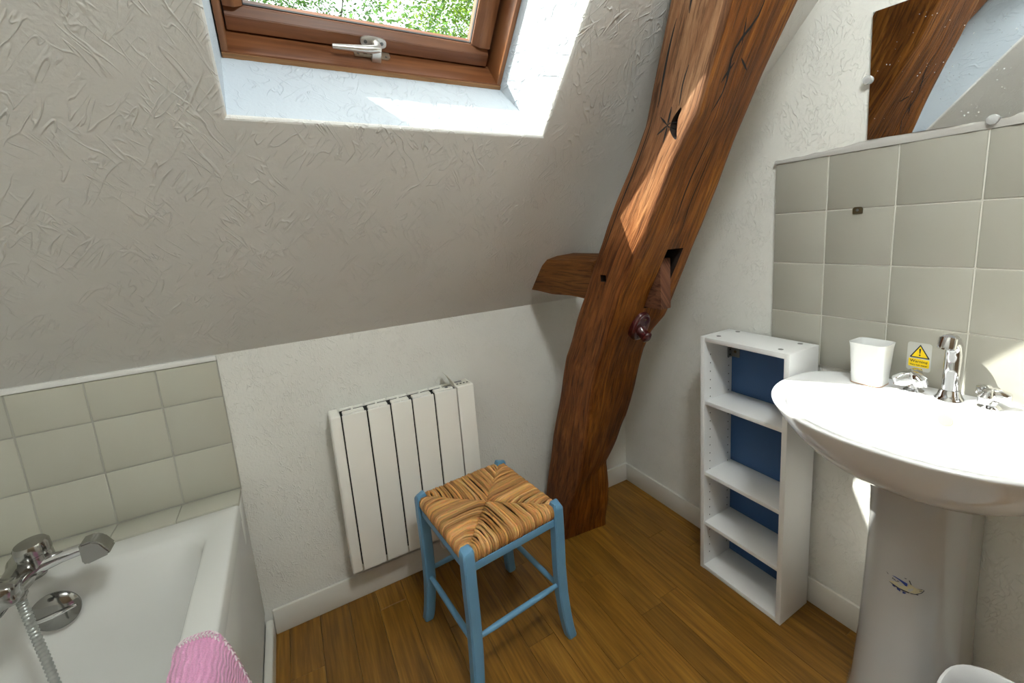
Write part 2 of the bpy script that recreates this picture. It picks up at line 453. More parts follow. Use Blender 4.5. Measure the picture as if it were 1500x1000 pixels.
# sloping ceiling with the window shaft
def slope():
    bm = bmesh.new()
    xs = [LEFT_X, -1.391, -0.705, 0.0]; smax = 2.19
    ss = [-0.0, 0.750, 1.625, smax]
    def grid(n, xo, so):
        return [[bm.verts.new((x, s, n)) for x in xo] for s in so]
    A = grid(0, xs, ss); B = grid(0.36, [xs[0], -1.391, -0.748, xs[3]], [ss[0], .757, 1.620, smax])
    for G in (A, B):
        for j in range(3):
            for i in range(3):
                if i == 1 and j == 1: continue
                bm.faces.new((G[j][i], G[j][i + 1], G[j + 1][i + 1], G[j + 1][i]))
    mid = [bm.verts.new(p) for p in ((-1.391, .757, .218), (-.746, .757, .218), (-.746, 1.620, .218), (-1.391, 1.620, .218))]
    ia = [A[1][1], A[1][2], A[2][2], A[2][1]]; ib = [B[1][1], B[1][2], B[2][2], B[2][1]]
    hf = []
    for k in range(4):
        hf.append(bm.faces.new((ia[k], ia[(k + 1) % 4], mid[(k + 1) % 4], mid[k])))
        hf.append(bm.faces.new((mid[k], mid[(k + 1) % 4], ib[(k + 1) % 4], ib[k])))
    oa = [A[0][i] for i in range(4)] + [A[j][3] for j in range(1, 4)] + [A[3][i] for i in (2, 1, 0)] + [A[j][0] for j in (2, 1)]
    ob = [B[0][i] for i in range(4)] + [B[j][3] for j in range(1, 4)] + [B[3][i] for i in (2, 1, 0)] + [B[j][0] for j in (2, 1)]
    for k in range(len(oa)): bm.faces.new((oa[k], oa[(k + 1) % len(oa)], ob[(k + 1) % len(oa)], ob[k]))
    bmesh.ops.recalc_face_normals(bm, faces=bm.faces)
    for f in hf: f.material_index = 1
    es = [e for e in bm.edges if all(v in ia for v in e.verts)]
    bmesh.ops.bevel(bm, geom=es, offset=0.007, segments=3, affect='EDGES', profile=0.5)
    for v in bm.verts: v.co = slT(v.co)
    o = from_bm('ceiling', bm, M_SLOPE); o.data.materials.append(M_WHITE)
    return struct(o)
slope()
struct(box('ceiling', (LEFT_X - .1, 0.14), (FRONT_Y - .12, RIDGE_Y + .05), (RIDGE_Z - 0.02, RIDGE_Z + 0.14), M_SLOPE))
# boarded wall behind the camera
struct(box('wall_front', (LEFT_X - .1, .1), (FRONT_Y - .12, FRONT_Y), (0, RIDGE_Z), M_BOARD))

# added fill lamp, unseen above and behind the camera, brightens the room
LP = Vector((-1.0, -1.66, RIDGE_Z - .02))
lamp = thing('fill_lamp', 'added round opal fill lamp, out of view on the flat ceiling', 'lamp', LP)
lathe('rose', [(.06, 0), (.06, .012), (.045, .022), (.035, .035)], LP, M_CHROME, lamp, 28, Vector((0, 0, -1)))
lathe('globe', [(.115 * math.sin(PI * i / 14), .115 - .115 * math.cos(PI * i / 14)) for i in range(15)], LP - Vector((0, 0, .03)), M_FILL, lamp, 28, Vector((0, 0, -1)), False)
root_at(lamp)

# floor planks: 9 cm strips running from the back wall to the front
def planks():
    pw = 0.0905; L = 0.82; x = 0.14 - 0.0
    i = 0; meshes = {}
    x1 = -0.0415 + pw * 0
    edges = [0.0] + [-0.0415 - pw * k for k in range(26)]
    for i in range(len(edges) - 1):
        a, b = edges[i + 1], edges[i]
        if a < LEFT_X: break
        off = (i * 0.377 + 0.23) % 1.0 * L
        if i == 2: off = 0.373
        if i == 5: off = 0.62
        y1 = 0.0; y0 = -off
        while y1 > FRONT_Y:
            yy0 = max(y0, FRONT_Y)
            if y1 - yy0 > 0.02:
                if a > -1.66:
                    w = b - a; l = y1 - yy0; key = (round(w, 4), round(l, 4))
                    if key not in meshes:
                        bm = bmesh.new(); bm_box(bm, (-w / 2 + .0004, w / 2 - .0004), (-l / 2 + .0004, l / 2 - .0004), (-.0059, 0), 0.0007, 1)
                        bmesh.ops.recalc_face_normals(bm, faces=bm.faces)
                        me = bpy.data.meshes.new('plank'); bm.to_mesh(me); bm.free(); me.materials.append(M_PLANK); meshes[key] = me
                    o = link(bpy.data.objects.new('plank', meshes[key]), floor)
                    o.location = ((a + b) / 2, (y1 + yy0) / 2, 0)
            y1 = y0; y0 -= L
planks()

# skirting boards
def skirting(name, x, y, T=None):
    bm = bmesh.new(); bm_box(bm, x, y, (0, 0.089), 0.003, 2)
    return struct(from_bm(name, bm, M_BASE, None, True, 40))
skirting('baseboard_back', (-1.527, 0.0), (-0.011, 0.0))
skirting('baseboard_right', (-0.011, 0.0), (FRONT_Y, -0.011))

# ------------------------------------------------------------------ tiles
def tile_mesh(w, h, d, m):
    bm = bmesh.new(); bm_box(bm, (-w / 2, w / 2), (-h / 2, h / 2), (0, d), 0.0016, 2)
    bmesh.ops.recalc_face_normals(bm, faces=bm.faces)
    me = bpy.data.meshes.new('tile'); bm.to_mesh(me); bm.free(); me.materials.append(m)
    me.polygons.foreach_set('use_smooth', [True] * len(me.polygons)); me.set_sharp_from_angle(angle=R_(50))
    return me
def tile_field(parent, us, vs, f, m, grout, gname):
    cache = {}
    for i in range(len(us) - 1):
        for j in range(len(vs) - 1):
            w = abs(us[i + 1] - us[i]) - .003; h = abs(vs[j + 1] - vs[j]) - .003
            k = (round(w, 3), round(h, 3))
            if k not in cache: cache[k] = tile_mesh(w, h, 0.0082, m)
            o = link(bpy.data.objects.new('tile', cache[k]), parent)
            o.matrix_world = f((us[i] + us[i + 1]) / 2, (vs[j] + vs[j + 1]) / 2) @ Matrix.Rotation(R_(random.uniform(-.18, .18)), 4, 'X') @ Matrix.Rotation(R_(random.uniform(-.18, .18)), 4, 'Y')
def fr_right(u, v):   # u = y, v = z on the right wall, tile face looks to -x
    return Matrix(((0, 0, -1, 0.0), (-1, 0, 0, u), (0, 1, 0, v), (0, 0, 0, 1)))
def fr_back(u, v):    # u = x, v = z on the back wall
    return Matrix(((1, 0, 0, u), (0, 0, -1, 0.0), (0, 1, 0, v), (0, 0, 0, 1)))
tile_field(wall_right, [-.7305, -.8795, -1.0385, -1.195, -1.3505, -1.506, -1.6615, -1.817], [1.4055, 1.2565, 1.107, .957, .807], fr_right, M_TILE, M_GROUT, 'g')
box('grout_bed', (-0.0062, 0.0), (-1.817, -.7300), (.806, 1.4060), M_GROUT, wall_right)
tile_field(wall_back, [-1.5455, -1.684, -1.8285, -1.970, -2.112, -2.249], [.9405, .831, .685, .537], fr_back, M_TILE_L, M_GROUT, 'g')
box('grout_bed', (LEFT_X, -1.545), (-0.0066, 0.0), (.53, .9415), M_GROUT_L, wall_back)
tr = struct(box('trim_1', (LEFT_X, -1.5445), (-0.0125, 0.0), (.9405, .9555), M_TRIM, None, 0.003))
# mortar bead along the top of the wash stand tiles
def bead():
    bm = bmesh.new(); rings = []
    n = 60
    for i in range(n + 1):
        y = -.7285 - i / n * 1.09; k = random.uniform(-.0015, .0015)
        h = .012 + .013 * min(1, max(0, (-.80 - y) / .2)) + k; d = .0105 + random.uniform(-.002, .002)
        z0 = 1.4045
        rings.append([(0.001, y, z0), (-d, y, z0), (-d - .001, y, z0 + h * .5), (-d * .7, y, z0 + h * .9), (0.001, y, z0 + h)])
    loft(bm, rings)
    return from_bm('mortar_bead', bm, simple('old_mortar', (0.42, 0.40, 0.37), 0.9), wall_right, True, 60)
bead()

# ------------------------------------------------------------------ roof window
win = bpy.data.objects.new('window_1', None); C.objects.link(win); win.location = sl(-1.07, 1.14, .215)
struct(win, 'tilting roof window with varnished pine frame in the sloping ceiling')
fx0, fx1, fs0, fs1 = -1.3885, -.7465, .757, 1.620
fi = .012
box('frame_sill', (fx0, fx1), (fs0, fs0 + fi), (.215, .345), M_WINX, win, 0.001, slT)
box('frame_head', (fx0, fx1), (fs1 - fi, fs1), (.215, .345), M_WINX, win, 0.001, slT)
box('frame_jamb', (fx0, fx0 + fi), (fs0 + fi, fs1 - fi), (.215, .345), M_WINS, win, 0.001, slT)
box('frame_jamb', (fx1 - fi, fx1), (fs0 + fi, fs1 - fi), (.215, .345), M_WINS, win, 0.001, slT)
# unpainted front edge of the frame, slightly chipped
def raw_edge():
    bm = bmesh.new(); rings = []
    n = 70
    for i in range(n + 1):
        x = fx0 + (fx1 - fx0) * i / n; j = random.uniform(0, .0022)
        rings.append([slT(Vector(p)) for p in ((x, fs0 - .001 + j, .2125), (x, fs0 + .0105, .2125), (x, fs0 + .0105, .2155), (x, fs0 - .003 + j, .2155))])
    loft(bm, rings); return from_bm('raw_edge', bm, M_RAW, win)
raw_edge()
def plaster_gap():
    """ragged dark gap where the plaster has come away from the frame"""
    bm = bmesh.new(); n = 60; A = []; B = []
    rnd = random.Random(4)
    for i in range(n + 1):
        x = fx0 + .02 + (fx1 - fx0 - .02) * i / n
        h = max(.0006, .0035 * (.5 + .9 * mnoise.noise(Vector((x * 16, 3, 1)))) + rnd.uniform(0, .0012))
        A.append(bm.verts.new(sl(x, fs0 + .0004, .2150))); B.append(bm.verts.new(sl(x, fs0 - .0003 - h * .1, .2150 - h)))
    for i in range(n): bm.faces.new((A[i], A[i + 1], B[i + 1], B[i]))
    return from_bm('plaster_gap', bm, M_DARK, win)
plaster_gap()
# sloping inner sill board
def wedge_board():
    bm = bmesh.new()
    prof = [(.7685, .2165), (.7705, .2165), (.780, .2955), (.7685, .2955)]
    prism(bm, prof, lambda u, v, w: sl(fx0 + fi + w, u, v), (fx1 - fx0) - 2 * fi)
    return from_bm('sill_board', bm, M_WINX, win)
wedge_board()
sx0, sx1, ss0, ss1 = fx0 + fi + .003, fx1 - fi - .010, .7835, 1.595
rw = .046
def sash_rail(name, xa, xb, sa, sb, m, lo):
    """rail with a chamfer towards the glass; lo = which side the glass is on"""
    bm = bmesh.new()
    ch = .016
    x = [xa, xb]; s = [sa, sb]
    n0, n1 = .2845, .335
    def q(xv, sv, nv): return sl(xv, sv, nv)
    if lo in ('s+', 's-'):
        g = sb if lo == 's+' else sa; h = sa if lo == 's+' else sb; sg = 1 if lo == 's+' else -1
        prof = [(h, n0), (g - sg * ch, n0), (g, n0 + ch * .9), (g, n1), (h, n1)]
        prism(bm, prof, lambda u, v, w: q(xa + w, u, v), xb - xa)
    else:
        g = xb if lo == 'x+' else xa; h = xa if lo == 'x+' else xb; sg = 1 if lo == 'x+' else -1
        prof = [(h, n0), (g - sg * ch, n0), (g, n0 + ch * .9), (g, n1), (h, n1)]
        prism(bm, prof, lambda u, v, w: q(u, sa + w, v), sb - sa)
    bmesh.ops.recalc_face_normals(bm, faces=bm.faces)
    bmesh.ops.bevel(bm, geom=list(bm.edges), offset=.0012, segments=2, affect='EDGES')
    return from_bm(name, bm, m, win, True, 35)
sash_rail('sash_rail', sx0, sx1, ss0, ss0 + rw, M_WINX, 's+')
sash_rail('sash_rail', sx0, sx1, ss1 - rw, ss1, M_WINX, 's-')
sash_rail('sash_stile', sx0, sx0 + rw * .78, ss0 + rw, ss1 - rw, M_WINS, 'x+')
sash_rail('sash_stile', sx1 - rw * 1.05, sx1, ss0 + rw, ss1 - rw, M_WINS, 'x-')
gx0, gx1, gs0, gs1 = sx0 + rw * .78, sx1 - rw * 1.05, ss0 + rw, ss1 - rw
for nm, x, s in (('seal', (gx0 - .002, gx1 + .002), (gs0 - .002, gs0 + .0015)), ('seal', (gx0 - .002, gx1 + .002), (gs1 - .0015, gs1 + .002)),
                 ('seal', (gx0 - .002, gx0 + .0015), (gs0, gs1)), ('seal', (gx1 - .0015, gx1 + .002), (gs0, gs1))):
    box(nm, x, s, (.306, .3148), M_SEAL, win, 0, slT)
box('pane', (gx0 - .004, gx1 + .004), (gs0 - .004, gs1 + .004), (.315, .319), M_GLASS, win, 0, slT)
for nm, x, s, n1 in (('flashing', (fx0 - .04, fx1 + .04), (fs0 - .02, ss0 + .010), .37), ('flashing', (fx0 - .04, fx1 + .04), (ss1 - .012, fs1 + .02), .42),
                 ('flashing', (fx0 - .04, fx0 + .034), (fs0 - .02, fs1), .42), ('flashing', (fx1 - .030, fx1 + .04), (fs0 - .02, fs1), .42)):
    box(nm, x, s, (.345, n1), M_ROOF, win, 0, slT)
# handle on the bottom rail
hb = bmesh.new()
def oval(cx, cy, a, b, p=2.6, n=28):
    return [(cx + a * math.copysign(abs(math.cos(2 * PI * k / n)) ** (2 / p), math.cos(2 * PI * k / n)), cy + b * math.copysign(abs(math.sin(2 * PI * k / n)) ** (2 / p), math.sin(2 * PI * k / n))) for k in range(n)]
hx, hs = -1.0745, .8045
prism(hb, oval(hx, hs, .0300, .0125, 3), lambda u, v, w: sl(u, v, .2845 - w), .006)
bmesh.ops.recalc_face_normals(hb, faces=hb.faces)
hp = from_bm('handle_rose', hb, M_ALU, win, True, 40)
hp['label'] = 'oval aluminium handle plate'
for dx in (-.019, .019): lathe('screw', [(.0042, 0), (.0042, .0012), (.002, .0016)], sl(hx + dx, hs, .2786), M_STEEL, hp, 12, -NL)
lever = bmesh.new()
L0 = [(.0, .0, 0, .0085, .0085), (.0, .0, -.016, .0085, .0085), (.0, .0, -.028, .0095, .009)]
pts = [sl(hx + .004, hs, .2785), sl(hx + .004, hs + .001, .262), sl(hx + .003, hs - .002, .250), sl(hx - .016, hs - .004, .2475), sl(hx - .05, hs - .006, .2475), sl(hx - .097, hs - .008, .2475)]
bm_tube(lever, pts, [.0095, .0095, .010, .0092, .0076, .0055], 12)
bm_box(lever, (hx - .010, hx + .012), (hs - .032, hs + .004), (.243, .256), .0022, 2, slT)
from_bm('handle_lever', lever, M_ALU, win, True, 45)['label'] = 'satin aluminium lever handle'
kb = bmesh.new()
prism(kb, [(-1.121, .258), (-1.044, .258), (-1.036, .266), (-1.036, .302), (-1.046, .306), (-1.112, .306), (-1.121, .298)], lambda u, v, w: sl(u, .7715 + (v - .2165) * .12 + w, v), .003)
kp = from_bm('striker_plate', kb, simple('nickel_plate', (0.55, 0.48, 0.37), 0.35, 0.8), win)
for x, n in ((-1.112, .266), (-1.046, .266), (-1.108, .298), (-1.05, .298)):
    lathe('screw', [(.003, 0), (.003, .001), (.0012, .0016)], sl(x, .7792 + (n - .258) * .12, n), M_STEEL, kp, 10, SL)
for x in (-1.095, -1.078, -1.062): box('striker_slot', (x - .005, x + .004), (.780, .7835), (.268, .290), M_BRASS, kp, 0.0008, slT)
root_at(win)
for c in win.children:
    if c.name.startswith(('handle_rose', 'striker_plate')):
        for g in c.children: g.matrix_parent_inverse = Matrix.Identity(4)

# ------------------------------------------------------------------ oak post (cruck)
def lerp_tab(tab, q):
    if q <= tab[0][0]: a, b = tab[0], tab[1]
    elif q >= tab[-1][0]: a, b = tab[-2], tab[-1]
    else:
        for a, b in zip(tab, tab[1:]):
            if a[0] <= q <= b[0]: break
    t = (q - a[0]) / (b[0] - a[0])
    return Vector((0, a[1] + (b[1] - a[1]) * t, a[2] + (b[2] - a[2]) * t))
QD = Vector((0, -.42, .907)).normalized()
def tab(pts):
    return sorted([(QD.y * y + QD.z * z, y, z) for y, z in pts])
RIDGE = tab([(-.183, -.10), (-.183, 0.0), (-.235, .16), (-.316, .339), (-.424, .742), (-.559, 1.054), (-.635, 1.172), (-.676, 1.23), (-.772, 1.39), (-.839, 1.482), (-.917, 1.683), (-1.02, 1.93), (-1.10, 2.10)])
LEFTB = tab([(-.03, -.12), (-.035, 0.02), (-.091, .203), (-.163, .441), (-.286, .806), (-.462, 1.11), (-.58, 1.309), (-.696, 1.485), (-.79, 1.739), (-.88, 2.0), (-.93, 2.15)])
RIGHT = tab([(-.205, -.08), (-.210, .025), (-.235, .12), (-.235, .20), (-.218, .30), (-.299, .434), (-.36, .55), (-.403, .662), (-.43, .74), (-.46, .828), (-.50, .90), (-.56, .96), (-.585, 1.01), (-.63, 1.10), (-.70, 1.238), (-.765, 1.378), (-.80, 1.45), (-.865, 1.567), (-.95, 1.706), (-1.05, 1.94), (-1.13, 2.11)])
XL, XR = -.505, -.300
def kx(z):
    t = min(1, max(0, (z - .35) / .55)); return t * t * (3 - 2 * t)
def xl_at(z): return XL - .027 * kx(z)
def ridge_p(q):
    a = lerp_tab(RIDGE, q); k = kx(a.z); return Vector((xl_at(a.z), a.y - .028 * k - .004, a.z - .002))
def leftb_p(q):
    c = lerp_tab(LEFTB, q); k = kx(c.z); return Vector((xl_at(c.z) - .002, c.y - .032 * k + .018, c.z + .008))
def beam_section(q, wob):
    b = lerp_tab(RIGHT, q)
    A = ridge_p(q); B = Vector((XR, b.y - .004, b.z)); D = leftb_p(q); E_ = D + Vector((XR - D.x, (b.y - A.y) * .5, (b.z - A.z) * .5))
    # rounded outline A->B (front), B->E (right), E->D (back), D->A (left)
    cs = [A, B, E_, D]; rad = [.010, .020, .03, .020]
    out = []; 
    for i in range(4):
        p0 = cs[i - 1]; p1 = cs[i]; p2 = cs[(i + 1) % 4]
        d0 = (p0 - p1).normalized(); d1 = (p2 - p1).normalized()
        for k in range(4):
            t = k / 3; s0 = p1 + d0 * rad[i]; s1 = p1 + d1 * rad[i]
            out.append((s0 * (1 - t) ** 2 + p1 * 2 * t * (1 - t) + s1 * t * t))
        m = 8 if i % 2 == 0 else 6
        s1 = p1 + d1 * rad[i]; e = p2 - d1 * rad[(i + 1) % 4]
        for k in range(1, m): out.append(s1 + (e - s1) * k / m)
    return out
def beam():
    bm = bmesh.new(); uvl = bm.loops.layers.uv.new('UVMap')
    q0, q1, n = -.02, 2.32, 150
    R = []
    for i in range(n + 1):
        q = q0 + (q1 - q0) * i / n
        sec = beam_section(q, 0); cen = sum(sec, Vector()) / len(sec)
        ring = []
        for p in sec:
            d = (p - cen).normalized()
            w = mnoise.noise(Vector((p.x * 9, p.y * 5, p.z * 5))) * .006 + mnoise.noise(Vector((p.x * 40, p.y * 9, p.z * 9)) + Vector((5, 5, 5))) * .0025
            v = p + d * w
            v.z = max(v.z, 0.0)
            ring.append(v)
        R.append(ring)
    V = [[bm.verts.new(p) for p in r] for r in R]
    m = len(V[0]); per = [0]
    mid = R[n // 2]
    for k in range(m): per.append(per[-1] + (mid[(k + 1) % m] - mid[k]).length)
    for i in range(n):
        for k in range(m):
            f = bm.faces.new((V[i][k], V[i][(k + 1) % m], V[i + 1][(k + 1) % m], V[i + 1][k]))
            vv = (q0 + (q1 - q0) * i / n, q0 + (q1 - q0) * (i + 1) / n)
            for lp, uv in zip(f.loops, ((per[k], vv[0]), (per[k + 1], vv[0]), (per[k + 1], vv[1]), (per[k], vv[1]))): lp[uvl].uv = uv
    for f in bm.faces:
        c = f.calc_center_median(); f.material_index = 1 if c.x < xl_at(c.z) + .020 else 0
    bm.faces.new(V[0][::-1]); bm.faces.new(V[-1])
    o = from_bm('post', bm, M_BEAM); o.data.materials.append(M_BEAM_W)
    return o
post_mesh = beam()
# mortise, peg hole and open knot cut into it, then baked into the mesh
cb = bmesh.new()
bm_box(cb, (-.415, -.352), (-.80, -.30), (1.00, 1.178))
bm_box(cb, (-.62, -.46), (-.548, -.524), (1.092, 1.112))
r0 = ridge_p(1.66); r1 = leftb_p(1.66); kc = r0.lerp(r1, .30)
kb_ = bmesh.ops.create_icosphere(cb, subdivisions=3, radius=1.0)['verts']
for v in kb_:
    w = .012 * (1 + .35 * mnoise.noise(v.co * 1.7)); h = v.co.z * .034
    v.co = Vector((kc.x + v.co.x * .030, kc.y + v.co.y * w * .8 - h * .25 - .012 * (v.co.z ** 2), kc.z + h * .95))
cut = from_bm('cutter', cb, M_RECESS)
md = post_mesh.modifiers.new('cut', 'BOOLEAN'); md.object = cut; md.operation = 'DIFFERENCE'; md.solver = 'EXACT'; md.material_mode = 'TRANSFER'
dg = bpy.context.evaluated_depsgraph_get()
newme = bpy.data.meshes.new_from_object(post_mesh.evaluated_get(dg))
post_mesh.modifiers.clear(); post_mesh.data = newme
bpy.data.objects.remove(cut)
newme.polygons.foreach_set('use_smooth', [True] * len(newme.polygons)); newme.set_sharp_from_angle(angle=R_(45))
post = thing('timber_post', 'curved dark oak roof post leaning from the floor into the sloping ceiling', 'post', (-.40, -.12, 0))
post_mesh.parent = post; post_mesh.name = 'trunk'
def uv_box(name, x, y, z, m, parent, bevel, along):
    bm = bmesh.new(); bm_box(bm, x, y, z, bevel, 2)
    uvl = bm.loops.layers.uv.new('UVMap')
    o3 = [i for i in range(3) if i != along]
    for f in bm.faces:
        for l in f.loops: l[uvl].uv = (l.vert.co[o3[0]] + l.vert.co[o3[1]] * .7, l.vert.co[along])
    return from_bm(name, bm, m, parent, True, 40)
uv_box('tenon', (-.408, -.366), (-.640, -.42), (1.002, 1.152), M_TENON, post, .003, 1)
# shrinkage cracks: thin dark splits following the grain, as real slivers let into the faces
bvh = BVHTree.FromObject(post_mesh, bpy.context.evaluated_depsgraph_get())
def crack(pts, w, face):
    """polyline of (x or None, y, z) points shot onto the post; face = shoot direction"""
    bm = bmesh.new(); d = Vector(face).normalized(); P = []
    for p in pts:
        h = bvh.ray_cast(Vector(p) - d * .4, d, 1.0)
        if h[0]: P.append(h[0] - d * .0006)
    if len(P) < 2: return
    n = len(P); L = []; R2 = []
    for i, p in enumerate(P):
        t = (P[min(i + 1, n - 1)] - P[max(i - 1, 0)]).normalized(); s = t.cross(d).normalized()
        k = 1.6 * w * (math.sin(PI * (i + .15) / (n - .7)) ** .6) * random.uniform(.7, 1.2)
        L.append(bm.verts.new(p + s * k)); R2.append(bm.verts.new(p - s * k))
    for i in range(n - 1): bm.faces.new((L[i], L[i + 1], R2[i + 1], R2[i]))
    from_bm('split', bm, M_DARK, post)
FRONT = (0, .91, .42); LEFT = (1, 0, 0)
def ridge_at(q): return lerp_tab(RIDGE, q)
def on_front(x, q): p = ridge_p(q); return (x, p.y, p.z)
def on_left(f, q):
    p = ridge_p(q); c = leftb_p(q); g = p.lerp(c, f); return (p.x, g.y, g.z)
random.seed(3)
crack([on_front(-.428 + .012 * math.sin(k * .9) - .004 * k, 1.93 - k * .021) for k in range(12)], .0022, FRONT)
crack([on_front(-.445 - .009 * k, 1.80 - k * .014) for k in range(4)], .0018, FRONT)
crack([on_front(-.425 + .009 * k, 1.81 - k * .005) for k in range(5)], .0016, FRONT)
crack([on_front(-.46 + .006 * k, 1.88 - k * .016) for k in range(4)], .0012, FRONT)
crack([on_front(-.435 + .002 * math.sin(k), 1.66 - k * .03) for k in range(9)], .0012, FRONT)
crack([on_front(-.395 + .003 * math.sin(k), 1.62 - k * .03) for k in range(9)], .0010, FRONT)
crack([on_left(.55 + .03 * math.sin(k * .7), 1.95 - k * .02) for k in range(5)], .0020, LEFT)
crack([on_left(.76 + .02 * math.sin(k * .5) , 1.86 - k * .022) for k in range(9)], .0018, LEFT)
crack([on_left(.80, 1.66 - k * .035) for k in range(12)], .0013, LEFT)
crack([on_left(.35 + .02 * math.sin(k), 1.78 - k * .02) for k in range(5)], .0014, LEFT)
kq = 1.655
for a in range(6):
    an = a * 1.05 + .3; crack([on_left(.42 + .26 * t / 5 * math.cos(an), kq + .05 * t / 5 * math.sin(an)) for t in range(5)], .0016, LEFT)
root_at(post)

# short oak tie behind the post, running into the slope
tie = bmesh.new(); uvl = tie.loops.layers.uv.new('UVMap')
rings = []
for i in range(25):
    y = -.46 + i * (.46 + .02) / 24; w = mnoise.noise(Vector((y * 9, 1, 2))) * .004; w2 = mnoise.noise(Vector((y * 7, 5, 2))) * .005
    rings.append([(-.516 + w, y, 1.027 + w2), (-.518 + w2, y, 1.075), (-.518 - w, y, 1.125 - w), (-.508, y, 1.147 + w), (-.47, y, 1.160 + w2), (-.40, y, 1.163), (-.36, y, 1.158), (-.35, y, 1.12), (-.352, y, 1.03), (-.42, y, 1.022)])
loft(tie, rings)
for f in tie.faces:
    for l in f.loops: l[uvl].uv = (l.vert.co.x + l.vert.co.z, l.vert.co.y)
tie_o = from_bm('timber_tie', tie, M_TIE, None, True, 45)
tag(tie_o, 'short horizontal oak timber stub behind the post, running into the ceiling', 'beam')

# coat hook on the post
hk = thing('coat_hook', 'small dark red lacquered wooden coat hook screwed to the oak post', 'hook', (-.405, -.53, .90))
hc = lerp_tab(RIDGE, QD.y * -.515 + QD.z * .957); hc.x = -.410
up = Vector((0, -.40, .917)).normalized(); out = Vector((0, -.917, -.40)).normalized(); rt = Vector((1, 0, 0))
h0 = bvh.ray_cast(hc + out * .3, -out, 1.0)[0]
def hkT(u, v, w): return h0 + rt * u + up * v + out * w
bm = bmesh.new()
def pear(s): return [(u * s * (1.0 if v > 0 else 1.0) , v * s) for u, v in oval(0, 0, .033, .050, 2.3, 26)]
loft(bm, [[hkT(u, v, -.008) for u, v in pear(1)], [hkT(u, v, .012) for u, v in pear(1)], [hkT(u, v, .017) for u, v in pear(.93)], [hkT(u, v, .019) for u, v in pear(.8)]])
from_bm('back_plate', bm, M_HOOK, hk, True, 50)
tube('peg', [hkT(0, -.010, .015), hkT(.0, -.014, .028), hkT(.001, -.017, .040), hkT(.001, -.018, .048), hkT(.001, -.018, .054)], [.019, .015, .0165, .0185, .010], M_HOOK, hk, 16)
for v in (.028, -.036): lathe('screw', [(.0045, 0), (.0045, .001), (.002, .002)], hkT(.004, v, .0185), M_BRASS, hk, 12, out)
root_at(hk)

# ------------------------------------------------------------------ bathtub
TZ = .533
tub = thing('bathtub', 'white acrylic bathtub set against the tiled back wall on the left', 'bathtub', (-1.9, -.95, 0))
def rrect(x0, x1, y0, y1, r, z, n=6):
    out = []
    for cx, cy, a0 in ((x1 - r, y1 - r, 0), (x0 + r, y1 - r, 90), (x0 + r, y0 + r, 180), (x1 - r, y0 + r, 270)):
        for k in range(n + 1):
            a = R_(a0 + 90 * k / n); out.append((cx + r * math.cos(a), cy + r * math.sin(a), z))
    return out
bm = bmesh.new()
tx0, tx1, ty0, ty1 = LEFT_X + .002, -1.5455, -1.80, -.100
loft(bm, [rrect(tx0, tx1, ty0, ty1, .004, TZ - .05), rrect(tx0, tx1, ty0, ty1, .004, TZ - .006), rrect(tx0 + .003, tx1 - .003, ty0 + .003, ty1 - .003, .006, TZ - .0015),
          rrect(tx0 + .007, tx1 - .007, ty0 + .007, ty1 - .007, .008, TZ),
          rrect(tx0 + .052, tx1 - .056, ty0 + .07, ty1 - .072, .06, TZ), rrect(tx0 + .058, tx1 - .062, ty0 + .076, ty1 - .082, .065, TZ - .004),
          rrect(tx0 + .066, tx1 - .068, ty0 + .085, ty1 - .096, .07, TZ - .018), rrect(tx0 + .085, tx1 - .088, ty0 + .12, ty1 - .118, .09, TZ - .20),
          rrect(tx0 + .11, tx1 - .115, ty0 + .20, ty1 - .15, .11, .17), rrect(tx0 + .14, tx1 - .145, ty0 + .26, ty1 - .19, .10, .145)], False, True)
from_bm('basin_shell', bm, M_ACRYL, tub, True, 55)
box('side_panel', (-1.566, -1.5475), (-1.80, -.006), (.088, TZ - .012), M_ACRYL, tub, .002)
box('plinth_panel', (-1.570, -1.5505), (-1.80, -.013), (0, .0875), M_ACRYL, tub, .002)
box('panel_end', (-1.60, -1.5472), (-.1015, -.004), (.40, TZ - .010), M_ACRYL, tub, .002)
lathe('overflow_plate', [(.0, 0), (.043, 0), (.043, .004), (.036, .011), (.02, .015), (.0, .016)], (-1.897, -.2105, .466), M_CHROME_O, tub, 40, Vector((0, -1, .12)))
tube('overflow_grip', [(-1.936, -.2245, .461), (-1.915, -.2285, .4635), (-1.897, -.2295, .466), (-1.878, -.2285, .469), (-1.858, -.2245, .4715)], [.003, .0045, .005, .0045, .003], M_CHROME, tub, 10)
# tiled ledge behind the tub
for a, b in ((-1.5455, -1.688), (-1.688, -1.8275), (-1.8275, -1.969), (-1.969, -2.11), (-2.11, -2.249)):
    box('ledge_tile', (b + .001, a - .001), (-.1005, -.0085), (TZ - .012, TZ + .003), M_TILE_L, tub, .0016)
box('ledge_bed', (LEFT_X, -1.5475), (-.0985, -.0005), (TZ - .08, TZ - .001), M_GROUT_L, tub)
root_at(tub)
struct(box('trim_2', (-1.5490, -1.5270), (-1.80, -.0115), (0, .066), M_BASE, None, .006, None, 3))

